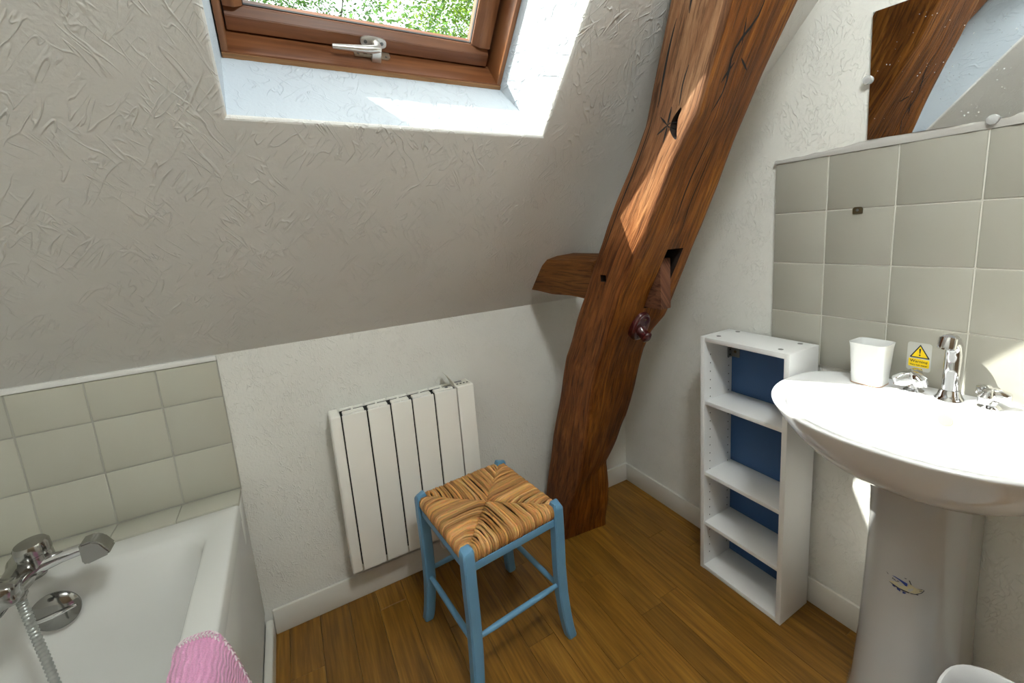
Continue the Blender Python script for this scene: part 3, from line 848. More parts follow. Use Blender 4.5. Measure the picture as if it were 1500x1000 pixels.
# bath mixer on the tub's back rim
mx = thing('bath_mixer', 'tarnished chrome bath mixer with swivel spout on the rim of the bathtub', 'tap', (-1.93, -.15, TZ))
lathe('pillar', [(.026, 0), (.026, .006), (.017, .012), (.016, .055)], (-1.945, -.150, TZ), M_CHROME_D, mx, 24)
tube('body', [(-1.945, -.150, .590), (-1.930, -.205, .600), (-1.910, -.25, .606), (-1.902, -.30, .610), (-1.90, -.345, .614)], [.020, .023, .026, .026, .024], M_CHROME_D, mx, 20)
lathe('cartridge_cap', [(.0245, -.030), (.0265, -.028), (.0265, .004), (.0255, .006), (.0255, .010), (.0275, .012), (.0275, .030), (.024, .036), (.0, .037)], (-1.880, -.266, .636), M_CHROME_D, mx, 32, Vector((-.05, -.1, 1)))
def lobed(name, c, ax, r, h, lobes, m, parent, amp=.18, tw=0, taper=.86):
    u, w = frame_of(ax); a = ax.normalized(); bm = bmesh.new(); n = lobes * 10; rings = []
    for s, hh in ((.80, 0), (1, h * .12), (1, h * .7), (taper, h * .94), (taper * .8, h), (.05, h * 1.02)):
        rings.append([Vector(c) + a * hh + (u * math.cos(2 * PI * k / n + tw) + w * math.sin(2 * PI * k / n + tw)) * r * s * (1 - amp / 2 + amp / 2 * math.cos(lobes * 2 * PI * k / n)) for k in range(n)])
    loft(bm, rings); return from_bm(name, bm, m, parent, True, 45)
lobed('handle', (-1.900, -.345, .622), Vector((.12, -1, .15)), .031, .045, 5, M_CHROME_D, mx)
lobed('handle', (-1.935, -.290, .585), Vector((-.3, -.9, -.35)), .027, .05, 5, M_CHROME_D, mx)
tube('spout', [(-1.895, -.272, .612), (-1.868, -.274, .619), (-1.838, -.280, .626), (-1.805, -.287, .632), (-1.784, -.292, .633)], [.021, .0165, .0135, .012, .0115], M_CHROME, mx, 16)
bm = bmesh.new()
noz = [(-.020, .014), (.004, .019), (.019, .012), (.034, -.012), (.030, -.020), (-.014, -.034), (-.020, -.030)]
prism(bm, noz, lambda u, v, w: Vector((-1.783 + u * .95, -.312 + w - u * .25, .636 + v)), .040)
bmesh.ops.recalc_face_normals(bm, faces=bm.faces)
bmesh.ops.bevel(bm, geom=list(bm.edges), offset=.0035, segments=2, affect='EDGES')
from_bm('diverter_nozzle', bm, M_CHROME_D, mx, True, 35)
lathe('hose_nut', [(.012, 0), (.014, .004), (.014, .018), (.011, .022), (.009, .030)], (-1.897, -.315, .606), M_CHROME_D, mx, 8, Vector((.05, -.05, -1)))
# ribbed hose
bm = bmesh.new()
hp_ = [Vector((-1.896, -.316, .582)), Vector((-1.890, -.318, .50)), Vector((-1.878, -.330, .40)), Vector((-1.862, -.36, .30)), Vector((-1.85, -.42, .215)), Vector((-1.84, -.52, .163)), Vector((-1.85, -.66, .153)), Vector((-1.90, -.80, .153)), Vector((-1.99, -.90, .153))]
def catmull(P, n):
    out = []
    for i in range(len(P) - 1):
        p0 = P[max(i - 1, 0)]; p1 = P[i]; p2 = P[i + 1]; p3 = P[min(i + 2, len(P) - 1)]
        for k in range(n):
            t = k / n
            out.append(.5 * ((2 * p1) + (p2 - p0) * t + (2 * p0 - 5 * p1 + 4 * p2 - p3) * t * t + (3 * p1 - p0 - 3 * p2 + p3) * t ** 3))
    out.append(P[-1]); return out
hps = catmull(hp_, 34)
bm_tube(bm, hps, [.0060 if k % 3 == 0 else .0084 for k in range(len(hps))], 12)
from_bm('hose', bm, simple('hose_metal', (0.45, 0.47, 0.45), 0.35, 0.7), mx, True, 80)
root_at(mx)

# pink mat hung over the tub's side
matt = thing('bath_mat', 'pink ribbed towelling bath mat hung over the side of the bathtub', 'bath mat', (-1.575, -.80, TZ))
def mat_profile(o):
    inn = [(-1.640, .24), (-1.632, .32), (-1.624, .40), (-1.617, .47), (-1.612, .510), (-1.606, .531)]
    topp = [(-1.592, .539), (-1.575, .5405), (-1.558, .5395)]
    ou = [(-1.543, .531), (-1.532, .505), (-1.520, .46), (-1.507, .40), (-1.492, .33), (-1.478, .26)]
    return inn + topp + ou
def bath_mat():
    P = mat_profile(0); arc = [0.0]
    for p, q in zip(P, P[1:]): arc.append(arc[-1] + math.hypot(p[0] - q[0], p[1] - q[1]))
    ys = [-.583 - .012 * k for k in range(40)]
    bm = bmesh.new(); uvl = bm.loops.layers.uv.new('UVMap')
    def pt(i, k):
        x, z = P[i]; y = ys[k]
        sk = (6 - i) * .0035 if i < 9 else -.0105  # edge runs a little skew
        if i > 8: y += (i - 8) * .006 * (-1)
        x += .0012 * math.sin(k * 1.9)
        return Vector((x, y + sk, z + .0008 * math.sin(k * 1.9 + i)))
    V = [[bm.verts.new(pt(i, k)) for k in range(len(ys))] for i in range(len(P))]
    for i in range(len(P) - 1):
        for k in range(len(ys) - 1):
            f = bm.faces.new((V[i][k], V[i][k + 1], V[i + 1][k + 1], V[i + 1][k]))
            for l, (a, b) in zip(f.loops, ((i, k), (i, k + 1), (i + 1, k + 1), (i + 1, k))): l[uvl].uv = (ys[b], arc[a])
    o = from_bm('mat_cloth', bm, M_PINK, matt, True)
    md = o.modifiers.new('thick', 'SOLIDIFY'); md.thickness = .005; md.offset = 1
    # stitched border
    e = [pt(i, 0) + Vector((0, .0005, 0)) for i in range(len(P))]
    e = catmull(e, 6)
    tube('hem', e, .0042, M_PINKW, matt, 8)
    bm = bmesh.new(); st = [p + Vector((0, -.010, 0)) for p in e]
    for k in range(len(st) - 1):
        n_ = Vector((0, 0, 1)) if 30 < k < 55 else Vector((-.97 if k <= 30 else .97, 0, .25))
        a = st[k] + n_ * .0055; b = st[k + 1] + n_ * .0055 + Vector((0, .006 if k % 2 else -.006, 0))
        bm_tube(bm, [a, (a + b) / 2 + n_ * .001, b], .0016, 5)
    stuff(from_bm('stitching', bm, M_PINKW, matt))
    lin = [[pt(i, k) + Vector((-.006, .0, 0)) for k in range(len(ys))] for i in range(10, len(P))]
    bm = bmesh.new(); VV = [[bm.verts.new(p) for p in r] for r in lin]
    uvl = bm.loops.layers.uv.new('UVMap')
    for i in range(len(VV) - 1):
        for k in range(len(ys) - 1):
            f = bm.faces.new((VV[i][k], VV[i][k + 1], VV[i + 1][k + 1], VV[i + 1][k]))
            for l, (a, b) in zip(f.loops, ((i, k), (i, k + 1), (i + 1, k + 1), (i + 1, k))): l[uvl].uv = (ys[b], arc[a])
    from_bm('lining', bm, M_PINKW, matt, True)
bath_mat(); root_at(matt)

# ------------------------------------------------------------------ radiator
rad = thing('radiator', 'white electric panel radiator mounted on the back wall behind the stool', 'radiator', (-1.04, -.05, .158))
ry0, ry1 = -.096, -.016; rz0, rz1 = .160, .714
secs = [-1.249, -1.171, -1.0965, -1.0255, -.9475, -.864]
for a, b in zip(secs, secs[1:]):
    bm = bmesh.new(); g = .0023; c = (a + b) / 2
    bm_box(bm, (a + g, b - g), (ry0, ry0 + .010), (rz0 + .002, rz1), .0025, 3)              # face
    bm_box(bm, (a + .006, b - .006), (ry0 + .021, ry0 + .047), (rz0 + .004, rz1 + .001), .003, 2)  # core
    bm_box(bm, (a + g, b - g), (ry1 - .011, ry1), (rz0 + .002, rz1), .0025, 2)             # back fin
    bm_box(bm, (c - .0028, c + .0028), (ry0 + .006, ry1 - .006), (rz0 + .004, rz1 - .001))
    from_bm('section', bm, M_RAD, rad, True, 40)
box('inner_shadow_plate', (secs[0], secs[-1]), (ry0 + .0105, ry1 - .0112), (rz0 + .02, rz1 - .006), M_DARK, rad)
box('end_cap', (-1.282, -1.2505), (ry0 + .001, ry1), (rz0, rz1 + .003), M_RAD, rad, .006, None, 3)
ct = box('control_box', (-.8625, -.8005), (ry0 + .001, ry1), (rz0, rz1 + .003), M_RAD, rad, .003)
ct['label'] = 'control end with buttons and display'
box('display', (-.853, -.826), (-.045, -.030), (rz1 + .0032, rz1 + .004), M_LCD, ct)
box('control_plate', (-.857, -.806), (-.082, -.022), (rz1 + .0028, rz1 + .0034), M_LID, ct, .0)
for k in range(4): lathe('button', [(.0038, 0), (.0038, .002), (.003, .0026)], (-.851 + k * .0125, -.064, rz1 + .003), M_SOCKET, ct, 12)
def flap():
    bm = bmesh.new(); prof = []
    for i in range(9):
        t = i / 8
        prof.append((-.866 - .030 * t ** 1.4, rz1 + .004 + .058 * t - .006 * t * t))
    o = [(x, z) for x, z in prof] + [(x - .003, z + .001) for x, z in prof[::-1]]
    prism(bm, o, lambda u, v, w: Vector((u, ry0 + .012 + w, v)), .055)
    return from_bm('control_flap', bm, M_LID, rad, True, 40)
flap()
lathe('sensor_cap', [(.006, 0), (.006, .002), (.002, .003)], (-.893, ry0 + .034, rz1), M_STEEL, rad, 16)
cord = catmull([Vector(p) for p in ((-.965, -.05, .165), (-.972, -.055, .115), (-.955, -.045, .080), (-.915, -.022, .098), (-.86, -.018, .10), (-.80, -.016, .10))], 8)
tube('power_cord', cord, .0035, M_RAD, rad, 8)
for x in (-1.18, -.93): box('wall_bracket', (x - .012, x + .012), (-.018, 0.0), (.3, .62), M_RAD, rad)
root_at(rad)

# ------------------------------------------------------------------ stool
st = thing('stool', 'light blue painted wooden stool with a woven rush seat in front of the radiator', 'stool', (-.905, -.389, 0))
SA = R_(5.5)
def stT(u, v, z):   # local stool frame, u right, v back
    return Vector((-.905 + u * math.cos(SA) - v * math.sin(SA), -.389 + u * math.sin(SA) + v * math.cos(SA), z))
HW, HD = .1475, .1600
LEGS = [(-1, -1), (1, -1), (1, 1), (-1, 1)]
for su, sv in LEGS:
    bm = bmesh.new(); rings = []
    for z, o, w in ((0, .016, .0140), (.004, .016, .0155), (.03, .0115, .0158), (.08, .006, .0162), (.15, .001, .0166), (.25, -.001, .0168), (.36, 0, .0168), (.438, 0, .0166)):
        cu, cv = su * (HW + o), sv * (HD + o * .9); e = .0045
        sq = [(w, w - e), (w - e, w), (-w + e, w), (-w, w - e), (-w, -w + e), (-w + e, -w), (w - e, -w), (w, -w + e)]
        rings.append([stT(cu + a, cv + b, z) for a, b in sq])
    w = .0166
    sq = [(w, w - .0045), (w - .0045, w), (-w + .0045, w), (-w, w - .0045), (-w, -w + .0045), (-w + .0045, -w), (w - .0045, -w), (w, -w + .0045)]
    # top slopes down on the outside
    for k, (zz, sc, tilt) in enumerate(((.450, .97, .25), (.459, .78, .35), (.4605, .55, .3))):
        rings.append([stT(su * HW + a * sc, sv * HD + b * sc, zz - max(0, (a * su + b * sv)) * tilt) for a, b in sq])
    loft(bm, rings); from_bm('leg', bm, M_STOOL, st, True, 32)
def rail(name, a, b, z, r, za=None):
    p0 = stT(a[0], a[1], z); p1 = stT(b[0], b[1], z)
    d = p1 - p0
    tube(name, [p0, p0 + d * .06, p0 + d * .2, p0 + d * .5, p0 + d * .8, p0 + d * .94, p1], [r * .75, r * .85, r, r * 1.05, r, r * .85, r * .75], M_STOOL, st, 14)
i_ = .012
rail('stretcher', (-HW + i_, -HD), (HW - i_, -HD), .185, .0085)
rail('stretcher', (-HW + i_, HD), (HW - i_, HD), .185, .0085)
rail('stretcher', (-HW, -HD + i_), (-HW, HD - i_), .165, .0085)
rail('stretcher', (HW, -HD + i_), (HW, HD - i_), .165, .0085)
for u0, u1, v0, v1 in ((-HW, HW, -HD - .008, -HD + .010), (-HW, HW, HD - .010, HD + .008), (-HW - .008, -HW + .010, -HD, HD), (HW - .010, HW + .008, -HD, HD)):
    box('seat_rail', (u0, u1), (v0, v1), (.388, .412), M_STOOL, st, .003, lambda v: stT(v.x, v.y, v.z))
def rush():
    bm = bmesh.new(); cols = []
    random.seed(11)
    a, b = HW + .012, HD + .012
    nS = 44
    base = [(.43, .205, .060), (.52, .265, .085), (.34, .155, .042), (.60, .335, .13), (.47, .23, .072)]
    for side in range(4):
        W_, D_ = (a, b) if side % 2 == 0 else (b, a)      # half length along the rail, distance to the rail
        def T(p, q, z):     # p along rail, q outwards
            if side == 0: return stT(p, -q, z)
            if side == 1: return stT(q, p, z)
            if side == 2: return stT(-p, q, z)
            return stT(-q, -p, z)
        for k in range(nS):
            t = (k + .5) / nS * 2 - 1
            lim = .965
            p = t * W_ * lim + random.uniform(-.0012, .0012); q0 = abs(t) * D_ * .99
            if abs(p) > W_ - .026 and False: continue
            r = W_ * lim / nS * random.uniform(.85, 1.35)
            col = random.choice(base); sh = random.uniform(.85, 1.5); col = tuple(c * sh for c in col)
            qs = max(q0 - .006, 0)
            path = []
            end = D_ - .004; corner = abs(p) > W_ - .040
            dq = .030 if corner else 0
            if corner: end = D_ - .004
            m = 7
            wv = random.uniform(-.004, .004)
            zc = .4525 + random.uniform(-.0010, .0010)
            for i in range(m):
                f = i / (m - 1); q = qs + (end - .014 - qs) * f
                if q < 0: q = 0
                edge_dip = .006 * max(0, 1 - (q - q0) / .02)
                sag = -.004 * (1 - q / D_)
                path.append((p + wv * math.sin(f * PI) , q, zc - edge_dip + sag + .002 * math.sin(f * PI)))
            path += [(p, end - .005, zc - .003), (p, end + .001, zc - .012), (p, end + .002, zc - .024), (p, end - .003, zc - .036), (p, end - .016, zc - .046)]
            # strands beside a leg stop at the leg
            path = [x for x in path if not (abs(x[0]) > W_ - .0300 and x[1] > D_ - .0300)]
            if len(path) < 3: continue
            n0 = len(bm.faces)
            bm_tube(bm, [T(*x) for x in path], [r * (.8 if i in (0, len(path) - 1) else random.uniform(.92, 1.06)) for i in range(len(path))], 6)
            nf = len(bm.faces) - n0
            cols += [tuple(c * random.uniform(.88, 1.1) for c in col) for _ in range(nf)]
    n0 = len(bm.faces)
    bm_box(bm, (-a + .006, a - .006), (-b + .006, b - .006), (.408, .4435), .006, 2, lambda v: stT(v.x, v.y, v.z))
    cols += [(.10, .05, .02)] * (len(bm.faces) - n0)
    bmesh.ops.recalc_face_normals(bm, faces=bm.faces)
    me = bpy.data.meshes.new('rush_seat'); bm.to_mesh(me); bm.free(); me.materials.append(M_RUSH)
    me.polygons.foreach_set('use_smooth', [True] * len(me.polygons))
    o = link(bpy.data.objects.new('rush_seat', me), st); tint_attr(o, cols); stuff(o)
rush(); root_at(st)

# ------------------------------------------------------------------ open shelf unit
sh = thing('shelf_unit', 'white open shelf unit with blue back standing beside the washbasin', 'shelf', (-.095, -.734, 0))
X0, X1, Y0, Y1, ZT = -.170, -.020, -.8835, -.5855, .871
tk = .0155
box('side_board', (X0, X1), (Y1 - tk, Y1), (0, ZT), M_CAB, sh, .0008)
box('side_board', (X0, X1), (Y0, Y0 + tk), (0, ZT), M_CAB, sh, .0008)
box('top_board', (X0 + .0005, X1), (Y0 + tk, Y1 - tk), (ZT - tk, ZT - .0003), M_CAB, sh, .0008)
box('bottom_board', (X0 + .0015, X1), (Y0 + tk, Y1 - tk), (0.0, tk), M_CAB, sh, .0008)
for z in (.6465, .3840, .1905):
    box('shelf', (X0 + .0035, X1 - .004), (Y0 + tk + .0005, Y1 - tk - .0005), (z - .0135, z), M_CAB, sh, .0008)
box('back_panel', (X1 - .005, X1 - .001), (Y0 + tk, Y1 - tk), (tk, ZT - tk), M_BLUE, sh)
bm = bmesh.new()
for ys, sg in ((Y1 - tk, -1), (Y0 + tk, 1)):
    for xx in (-.139, -.042):
        for k in range(28):
            z = .060 + k * .0300 - .0045
            if z > ZT - .05: continue
            n = 8
            vs = [bm.verts.new((xx + .0023 * math.cos(2 * PI * j / n), ys + sg * .0003, z + .0023 * math.sin(2 * PI * j / n))) for j in range(n)]
            bm.faces.new(vs)
stuff(from_bm('peg_holes', bm, M_DARK, sh))
for x, y in ((-.128, -.625), (-.037, -.631), (-.136, -.838), (-.043, -.842)):
    lathe('cam_cap', [(.0072, 0), (.0072, .0006), (.0055, .0009), (.0, .0009)], (x, y, ZT - .0003), M_SOCKET, sh, 20)
bm = bmesh.new()
bm_box(bm, (X1 - .0075, X1 - .0055), (-.632, Y1 - tk), (.776, .812), .0006, 1)
bm_box(bm, (X1 - .030, X1 - .0055), (Y1 - tk - .0018, Y1 - tk), (.776, .812), .0006, 1)
bk = from_bm('hanging_bracket', bm, M_STEEL, sh); bk['label'] = 'zinc hanging bracket'
lathe('screw', [(.005, 0), (.005, .001), (.002, .0022)], (X1 - .0075, -.616, .795), M_BRASS, bk, 12, Vector((-1, 0, 0)))
for dz in (-.009, .009): lathe('screw', [(.003, 0), (.003, .001), (.001, .002)], (X1 - .018, Y1 - tk - .0018, .794 + dz), M_DARK, bk, 10, Vector((0, -1, 0)))
root_at(sh)

# ------------------------------------------------------------------ washbasin
wb = thing('washbasin', 'white ceramic washbasin with a wide oval rim on the right wall', 'washbasin', (-.2, -1.178, .80))
YC = -1.178; NB = 96
def sgnp(v, p): return math.copysign(abs(v) ** p, v)
def outer(s, z, dx=0.0):
    o = []
    for k in range(NB):
        a = 2 * PI * k / NB; c, si = math.cos(a), math.sin(a)
        y = .292 * sgnp(c, 2 / 2.25)
        if si < 0: x = -.165 + .277 * sgnp(si, 2 / 2.25)
        else: x = -.165 + .160 * sgnp(si, 2 / 3.2); y = .292 * sgnp(c, 2 / 3.0) * (1 - .09 * si)
        X = -.165 + (x + .165) * (s if si < 0 else 1 - (1 - s) * .75 * (1 if s < .97 else .2)); 
        o.append(Vector((min(X + dx, -.0015), YC + y * s, z)))
    return o
def inner(a_, b_, xc, z, p=2.15):
    o = []
    for k in range(NB):
        a = 2 * PI * k / NB; c, si = math.cos(a), math.sin(a)
        o.append(Vector((xc + b_ * sgnp(si, 2 / p) * (1.0 if si < 0 else .88), YC + a_ * sgnp(c, 2 / p), z)))
    return o
bm = bmesh.new()
rings = [outer(.30, .654), outer(.48, .662), outer(.62, .680), outer(.74, .706), outer(.83, .733), outer(.900, .760), outer(.955, .784), outer(.985, .7985), outer(.997, .8045), outer(1.0, .8075), outer(.997, .8100), outer(.985, .8115), outer(.965, .811),
         inner(.243, .176, -.245, .8095), inner(.239, .172, -.245, .8070), inner(.236, .169, -.245, .8000), inner(.232, .166, -.244, .780),
         inner(.222, .158, -.242, .748), inner(.198, .141, -.238, .716), inner(.150, .107, -.231, .697), inner(.08, .06, -.226, .690), inner(.030, .028, -.225, .687), inner(.022, .022, -.225, .684), inner(.020, .020, -.225, .670)]
loft(bm, rings)
bowl = from_bm('bowl', bm, M_CERAMIC, wb, True, 60)
bo_h = BVHTree.FromObject(bowl, bpy.context.evaluated_depsgraph_get()).ray_cast(Vector((-.25, -1.197, .772)), Vector((1, 0, 0)), .3)
nrm = bo_h[1] if bo_h[1].x < 0 else -bo_h[1]
lathe('overflow_ring', [(.0, -.002), (.0135, -.002), (.0135, .0016), (.011, .0022), (.0, .0019)], bo_h[0], M_CORK, wb, 24, nrm)
lathe('waste_ring', [(.012, 0), (.024, 0), (.024, .002), (.012, .0005)], (-.225, YC, .6865), M_CHROME, wb, 28)
root_at(wb)
pd = thing('basin_pedestal', 'grey white ceramic pedestal under the washbasin with a worn decal', 'pedestal', (-.15, YC, 0))
def dsec(hy, fx, z):
    o = []; bx = -.012
    n = 40
    for k in range(n + 1):
        a = PI * k / n
        o.append(Vector((-.13 - (fx - .13) * sgnp(math.sin(a), .92), YC + hy * sgnp(math.cos(a), .85), z)))
    o.append(Vector((bx, YC - hy * .93, z))); o.append(Vector((bx, YC + hy * .93, z)))
    return o
bm = bmesh.new()
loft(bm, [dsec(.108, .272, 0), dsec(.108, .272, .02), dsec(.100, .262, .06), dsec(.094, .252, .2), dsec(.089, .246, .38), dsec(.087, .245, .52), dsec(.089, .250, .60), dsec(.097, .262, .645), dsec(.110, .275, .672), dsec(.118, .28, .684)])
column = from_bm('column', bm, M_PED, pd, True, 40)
# worn printed decal, little flat films lying on the column
pb = BVHTree.FromObject(column, bpy.context.evaluated_depsgraph_get())
def decal(name, poly, m, parent, lift, c=Vector((-.247, -1.197, .418)), s=1.0):
    d = Vector((.98, .20, 0)).normalized(); r = Vector((.20, -.98, 0)).normalized()
    bm = bmesh.new(); vs = []
    for u, v in poly:
        P = c + r * (u * s) + Vector((0, 0, v * s)) - d * .3
        h = pb.ray_cast(P, d, 1)
        vs.append(bm.verts.new(h[0] - d * lift if h[0] else P + d * .3))
    bm.faces.new(vs); return from_bm(name, bm, m, parent)
def k2(px): return [((x - 660) / 1286 * .110, -(y - 490) / 1286 * .110 + (x - 660) / 1286 * .024) for x, y in px]
D = decal('decal_fish', k2([(330, 480), (420, 450), (520, 430), (640, 440), (720, 480), (740, 400), (790, 390), (830, 430), (900, 470), (1000, 480), (1020, 520), (960, 590), (880, 635), (780, 630), (660, 600), (520, 560), (400, 510)]), M_DECAL_C, pd, .0006)
D['label'] = 'worn fish shaped decal in cream and blue'
decal('decal_fin', k2([(390, 290), (450, 285), (560, 320), (660, 360), (718, 385), (716, 470), (680, 470), (620, 410), (540, 350), (450, 310)]), M_DECAL_B, D, .0009)
for i, pg in enumerate(([(340, 490), (420, 520), (560, 580), (700, 610), (780, 630), (760, 650), (640, 630), (480, 580), (360, 510)], [(780, 635), (880, 640), (960, 600), (1020, 540), (1030, 480), (1045, 520), (1010, 580), (930, 640), (950, 665), (900, 655), (800, 655)],
                        [(735, 285), (760, 280), (780, 340), (805, 400), (780, 390), (755, 330)], [(645, 240), (690, 245), (700, 262), (660, 262)], [(265, 235), (290, 255), (325, 295), (300, 290)], [(910, 480), (990, 470), (1030, 490), (985, 487)], [(940, 520), (1000, 520), (1030, 540), (960, 535)])):
    decal('decal_outline', k2(pg), M_DECAL_D, D, .0011)
for pg in ([(415, 530), (480, 570), (470, 605), (425, 585)], [(515, 590), (590, 620), (590, 680), (520, 640)], [(635, 640), (710, 660), (690, 700), (640, 705)]):
    decal('decal_belly', k2(pg), M_DECAL_B, D, .0009)
for pg in ([(400, 380), (412, 340), (424, 345), (450, 385), (462, 355), (470, 360), (456, 400), (446, 402), (420, 362), (410, 385)],
           [(468, 375), (478, 378), (478, 405), (495, 412), (508, 402), (512, 378), (520, 382), (514, 412), (494, 424), (472, 412)],
           [(525, 372), (560, 385), (558, 393), (534, 384), (532, 396), (552, 404), (550, 410), (530, 404), (528, 424), (520, 420)]):
    decal('decal_letter', k2(pg), M_DECAL_D, D, .0013)
root_at(pd)

# basin tap
bt = thing('basin_tap', 'chrome basin tap with curved spout and two lever heads on the washbasin', 'tap', (-.060, -1.186, .81))
TX, TY, T0 = -.058, -1.188, .8085
lathe('base', [(.027, 0), (.027, .004), (.022, .010), (.019, .020), (.0175, .024)], (TX, TY, T0), M_CHROME, bt, 28)
sp = catmull([Vector(p) for p in ((TX, TY, T0 + .02), (TX, TY, T0 + .06), (TX + .001, TY, T0 + .100), (TX - .003, TY, T0 + .127), (TX - .018, TY, T0 + .144), (TX - .040, TY, T0 + .146))], 6)
tube('spout', sp, [.0155] * 12 + [.0155, .0155, .0155, .0152] + [.015] * (len(sp) - 16), M_CHROME, bt, 22)
lathe('aerator', [(.0135, -.004), (.0165, -.002), (.0165, .018), (.015, .022), (.012, .022), (.011, .018), (.0, .018)], (TX - .040, TY, T0 + .1495), M_CHROME, bt, 26, Vector((-.42, 0, -1)))
def lever_head(y, tw, ax, k=1.0):
    lathe('stem', [(.020, 0), (.020, .004), (.012, .010), (.011, .026)], (TX, y, T0), M_CHROME, bt, 24)
    lobed('lever_head', (TX - .004, y, T0 + .022), Vector(ax), .0385 * k, .031 * k, 3, M_CHROME, bt, .62, tw, .62)
lever_head(TY + .066, .5, (-.25, .15, 1)); lever_head(TY - .066, 1.4, (-.25, -.1, 1), .86)
root_at(bt)

# cup on the basin ledge
cp = thing('toothbrush_cup', 'white plastic toothbrush cup with rounded square rim on the basin ledge', 'cup', (-.072, -1.035, .81))
def sq(r, z, t=0): return [Vector((-.072 + u * r * .92, -1.035 + v * r, z)) for u, v in oval(0, 0, 1, 1, 5.0, 40)]
bm = bmesh.new()
loft(bm, [sq(.0315, .8105), sq(.034, .812), sq(.0395, .905), sq(.0412, .917), sq(.0415, .919), sq(.0395, .919), sq(.0385, .914), sq(.0365, .86), sq(.032, .818)])
from_bm('cup_body', bm, M_CUP, cp, True, 50)
bm = bmesh.new(); loft(bm, [sq(.0320, .8100), sq(.0345, .8112), sq(.0346, .8128), sq(.0322, .8128)])
from_bm('dirty_foot', bm, M_COPPERL, cp, True, 50)
root_at(cp)

# warning sticker on the tile
sg = thing('warning_sticker', 'yellow and black hot water warning sticker on the tile behind the tap', 'sticker', (-.009, -1.111, .88))
XS = -.0086
def flat(name, poly, m, lift, parent=sg):
    bm = bmesh.new(); prism(bm, poly, lambda u, v, w: Vector((XS - lift - w, -1.1115 - u, .8815 + v)), .00015)
    return from_bm(name, bm, m, parent)
def rr(x0, x1, y0, y1, r, n=5):
    return [(p[0], p[1]) for p in rrect(x0, x1, y0, y1, r, 0, n)]
flat('film', rr(-.0245, .0235, -.0345, .0375, .006), M_FILM, 0)
flat('triangle_border', [(-.0185, .0), (-.0175, -.0015), (.0195, -.0015), (.0205, 0), (.0015, .0325), (.0005, .0325)], M_BLACK, .0002)
flat('triangle', [(-.0148, .0012), (.0168, .0012), (.001, .0285)], M_YELLOW, .0004)
flat('caption', rr(-.0205, .0205, -.0245, -.0040, .0022), M_YELLOW, .0002)
flat('exclamation_mark', [(-.0008, .0215), (.0003, .0228), (.0017, .0228), (.0028, .0215), (.0018, .0098), (.0002, .0098)], M_BLACK, .0006)
flat('exclamation_dot', oval(.001, .0060, .0019, .0019, 2, 16), M_BLACK, .0006)
def text(name, s, size, u, v, parent, w=None):
    c = bpy.data.curves.new(name, 'FONT'); c.body = s; c.size = size; c.align_x = 'CENTER'; c.extrude = .00005; c.offset = .00012
    o = bpy.data.objects.new(name, c); C.objects.link(o)
    me = bpy.data.meshes.new_from_object(o.evaluated_get(bpy.context.evaluated_depsgraph_get()))
    bpy.data.objects.remove(o)
    me.materials.clear(); me.materials.append(M_BLACK)
    xs = [q.co.x for q in me.vertices]; k = (w / (max(xs) - min(xs))) if w else 1
    for q in me.vertices: q.co = Vector((XS - .0006 - q.co.z, -1.1115 - u - q.co.x * k, .8815 + v + q.co.y))
    return link(bpy.data.objects.new(name, me), parent)
text('lettering', 'Warning', .0098, 0, -.0135, sg, .035)
text('lettering', 'Very hot water', .0052, 0, -.0212, sg, .035)
root_at(sg)

# mirror with clips
mr = thing('mirror', 'frameless dusty wall mirror held by clear clips above the washbasin tiles', 'mirror', (-.01, -1.2, 1.425))
MY0, MY1, MZ0, MZ1 = -1.62, -.969, 1.4275, 1.80
bm = bmesh.new()
vs = [(MY1 + .0, MZ0), (MY1 + .004, 1.727), (MY1 - .58, 1.727 - .02 + .0), (MY0, MZ0 - .020)]
prism(bm, [(MY1, MZ0), (MY1 + .004, 1.727), (-1.62, 1.690), (-1.62, MZ0 - .0165)], lambda u, v, w: Vector((-.0045 - w, u, v)), .005)
from_bm('glass', bm, M_MIRROR, mr)
def clip(y, z):
    o = lathe('clip', [(.0, 0), (.0105, 0), (.0105, .006), (.0095, .0085), (.006, .0095), (.0, .0098)], (-.009, y, z), M_CLEAR, mr, 24, Vector((-1, 0, 0)))
    return o
clip(MY1 + .006, 1.5725); clip(-1.199, 1.4215)
lathe('clip_spacer', [(.005, 0), (.005, .009)], (0, MY1 + .0075, 1.5725), M_CLEAR, mr, 12, Vector((-1, 0, 0)))
root_at(mr)

# small bracket left on the tiles
bm = bmesh.new()
prism(bm, [(-.0115, -.011), (.0115, -.011), (.0120, .002), (.008, .006), (-.008, .006), (-.0120, .002)], lambda u, v, w: Vector((-.0083 - w, -.9575 - u, 1.2545 + v)), .0035)
bmesh.ops.recalc_face_normals(bm, faces=bm.faces)
bmesh.ops.bevel(bm, geom=list(bm.edges), offset=.0008, segments=1, affect='EDGES')
bt2 = thing('wall_bracket', 'small tarnished brass bracket fixed to the wall tiles above the shelf unit', 'bracket', (-.0083, -.9575, 1.2545))
from_bm('plate', bm, M_BRASS, bt2)
lathe('screw', [(.0035, 0), (.0035, .001), (.0012, .0018)], (-.0118, -.9575, 1.2525), M_STEEL, bt2, 12, Vector((-1, 0, 0)))
root_at(bt2)

# waste bin beside the pedestal
wbn = thing('waste_bin', 'pale plastic waste bin on the floor to the right of the pedestal', 'bin', (-.29, -1.38, 0))
def bo(r, z): return [Vector((-.29 + u, -1.38 + v, z)) for u, v in oval(0, 0, r, r, 2.4, 40)]
bm = bmesh.new()
loft(bm, [bo(.075, 0), bo(.078, .004), bo(.093, .275), bo(.0975, .288), bo(.099, .294), bo(.0975, .299), bo(.093, .300), bo(.090, .296), bo(.087, .27), bo(.074, .006)])
from_bm('bin_body', bm, M_BIN, wbn, True, 50); root_at(wbn)

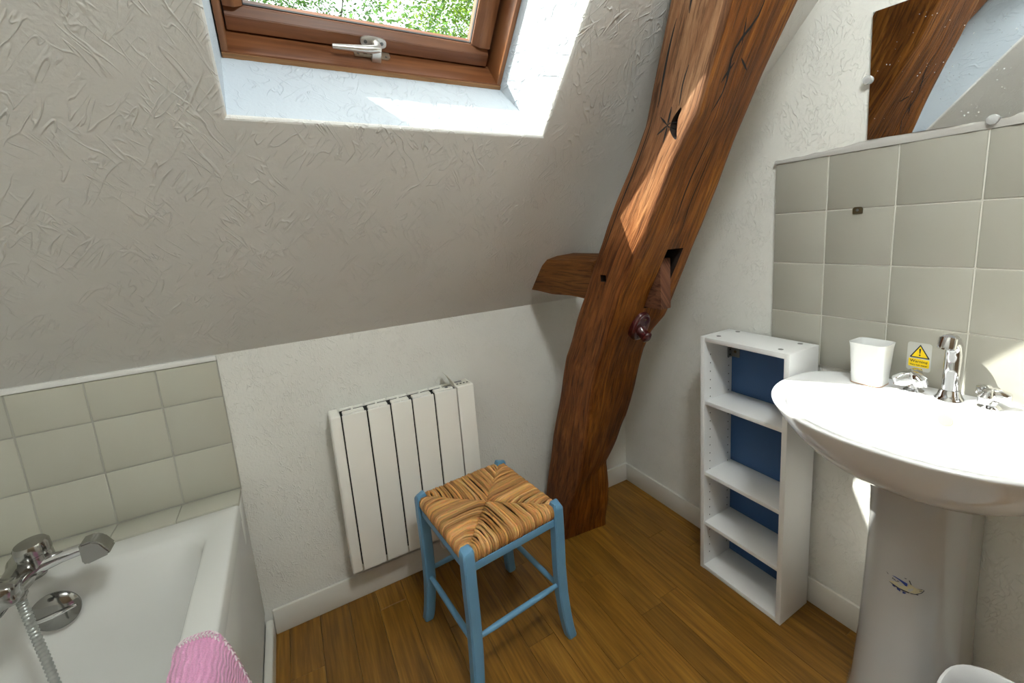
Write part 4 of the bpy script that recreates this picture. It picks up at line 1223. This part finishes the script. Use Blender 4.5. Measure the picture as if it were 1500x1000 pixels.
# ------------------------------------------------------------------ trees outside
struct(box('ground', (-30, 30), (.6, 45), (-2.8, -2.7), M_LAWN))
def tree(loc, h, rad, nleaf, seed, label, hue):
    rnd = random.Random(seed)
    t = thing('tree', label, 'tree', loc, 'trees outside the roof window')
    bm = bmesh.new(); tips = []
    def branch(p, d, L, r, lvl):
        pts = [p]; rr_ = [r]; q = p.copy(); dd = d.copy()
        ns = 5
        for i in range(ns):
            dd = (dd + Vector((rnd.uniform(-.25, .25), rnd.uniform(-.25, .25), rnd.uniform(-.05, .2))) * .6).normalized()
            q = q + dd * L / ns; pts.append(q.copy()); rr_.append(r * (1 - .75 * (i + 1) / ns))
        bm_tube(bm, pts, rr_, 6 if lvl else 10)
        if lvl >= 3:
            tips.extend(pts[1:]); return
        for i in range(2 if lvl else 0, ns + 1):
            for _ in range(2 if lvl < 2 else 3):
                if lvl == 0 and i < 2: continue
                a = rnd.uniform(0, 2 * PI); up = rnd.uniform(.15, .9)
                nd = Vector((math.cos(a), math.sin(a), up)).normalized()
                branch(pts[i], (nd + dd * .5).normalized(), L * rnd.uniform(.38, .6), rr_[i] * .6, lvl + 1)
    branch(Vector((0, 0, 0)), Vector((0, 0, 1)), h * .62, .13, 0)
    from_bm('trunk', bm, M_BARK, t, True, 60)
    vs, fs, cols = [], [], []
    for k in range(nleaf):
        c = rnd.choice(tips) + Vector((rnd.gauss(0, .14), rnd.gauss(0, .14), rnd.gauss(0, .14)))
        s = rnd.uniform(.022, .046)
        a = Vector((rnd.gauss(0, 1), rnd.gauss(0, 1), rnd.gauss(0, .5))).normalized(); b = a.cross(Vector((rnd.gauss(0, 1), rnd.gauss(0, 1), rnd.gauss(0, 1)))).normalized()
        i = len(vs)
        vs += [c - a * s, c + b * s * .45, c + a * s, c - b * s * .45]; fs.append((i, i + 1, i + 2, i + 3))
        g = rnd.uniform(.65, 1.25); cols.append(tuple(x * g for x in hue))
    me = bpy.data.meshes.new('foliage'); me.from_pydata([tuple(v) for v in vs], [], fs); me.update(); me.materials.append(M_LEAF)
    o = link(bpy.data.objects.new('foliage', me), t); tint_attr(o, cols); stuff(o)
tree((-.7, 6.6, -2.7), 10.0, 2, 34000, 5, 'leafy green tree seen through the left of the roof window', (.13, .27, .07))
tree((2.6, 7.6, -2.7), 10.6, 2, 34000, 9, 'lighter yellow green tree seen through the right of the roof window', (.24, .38, .06))
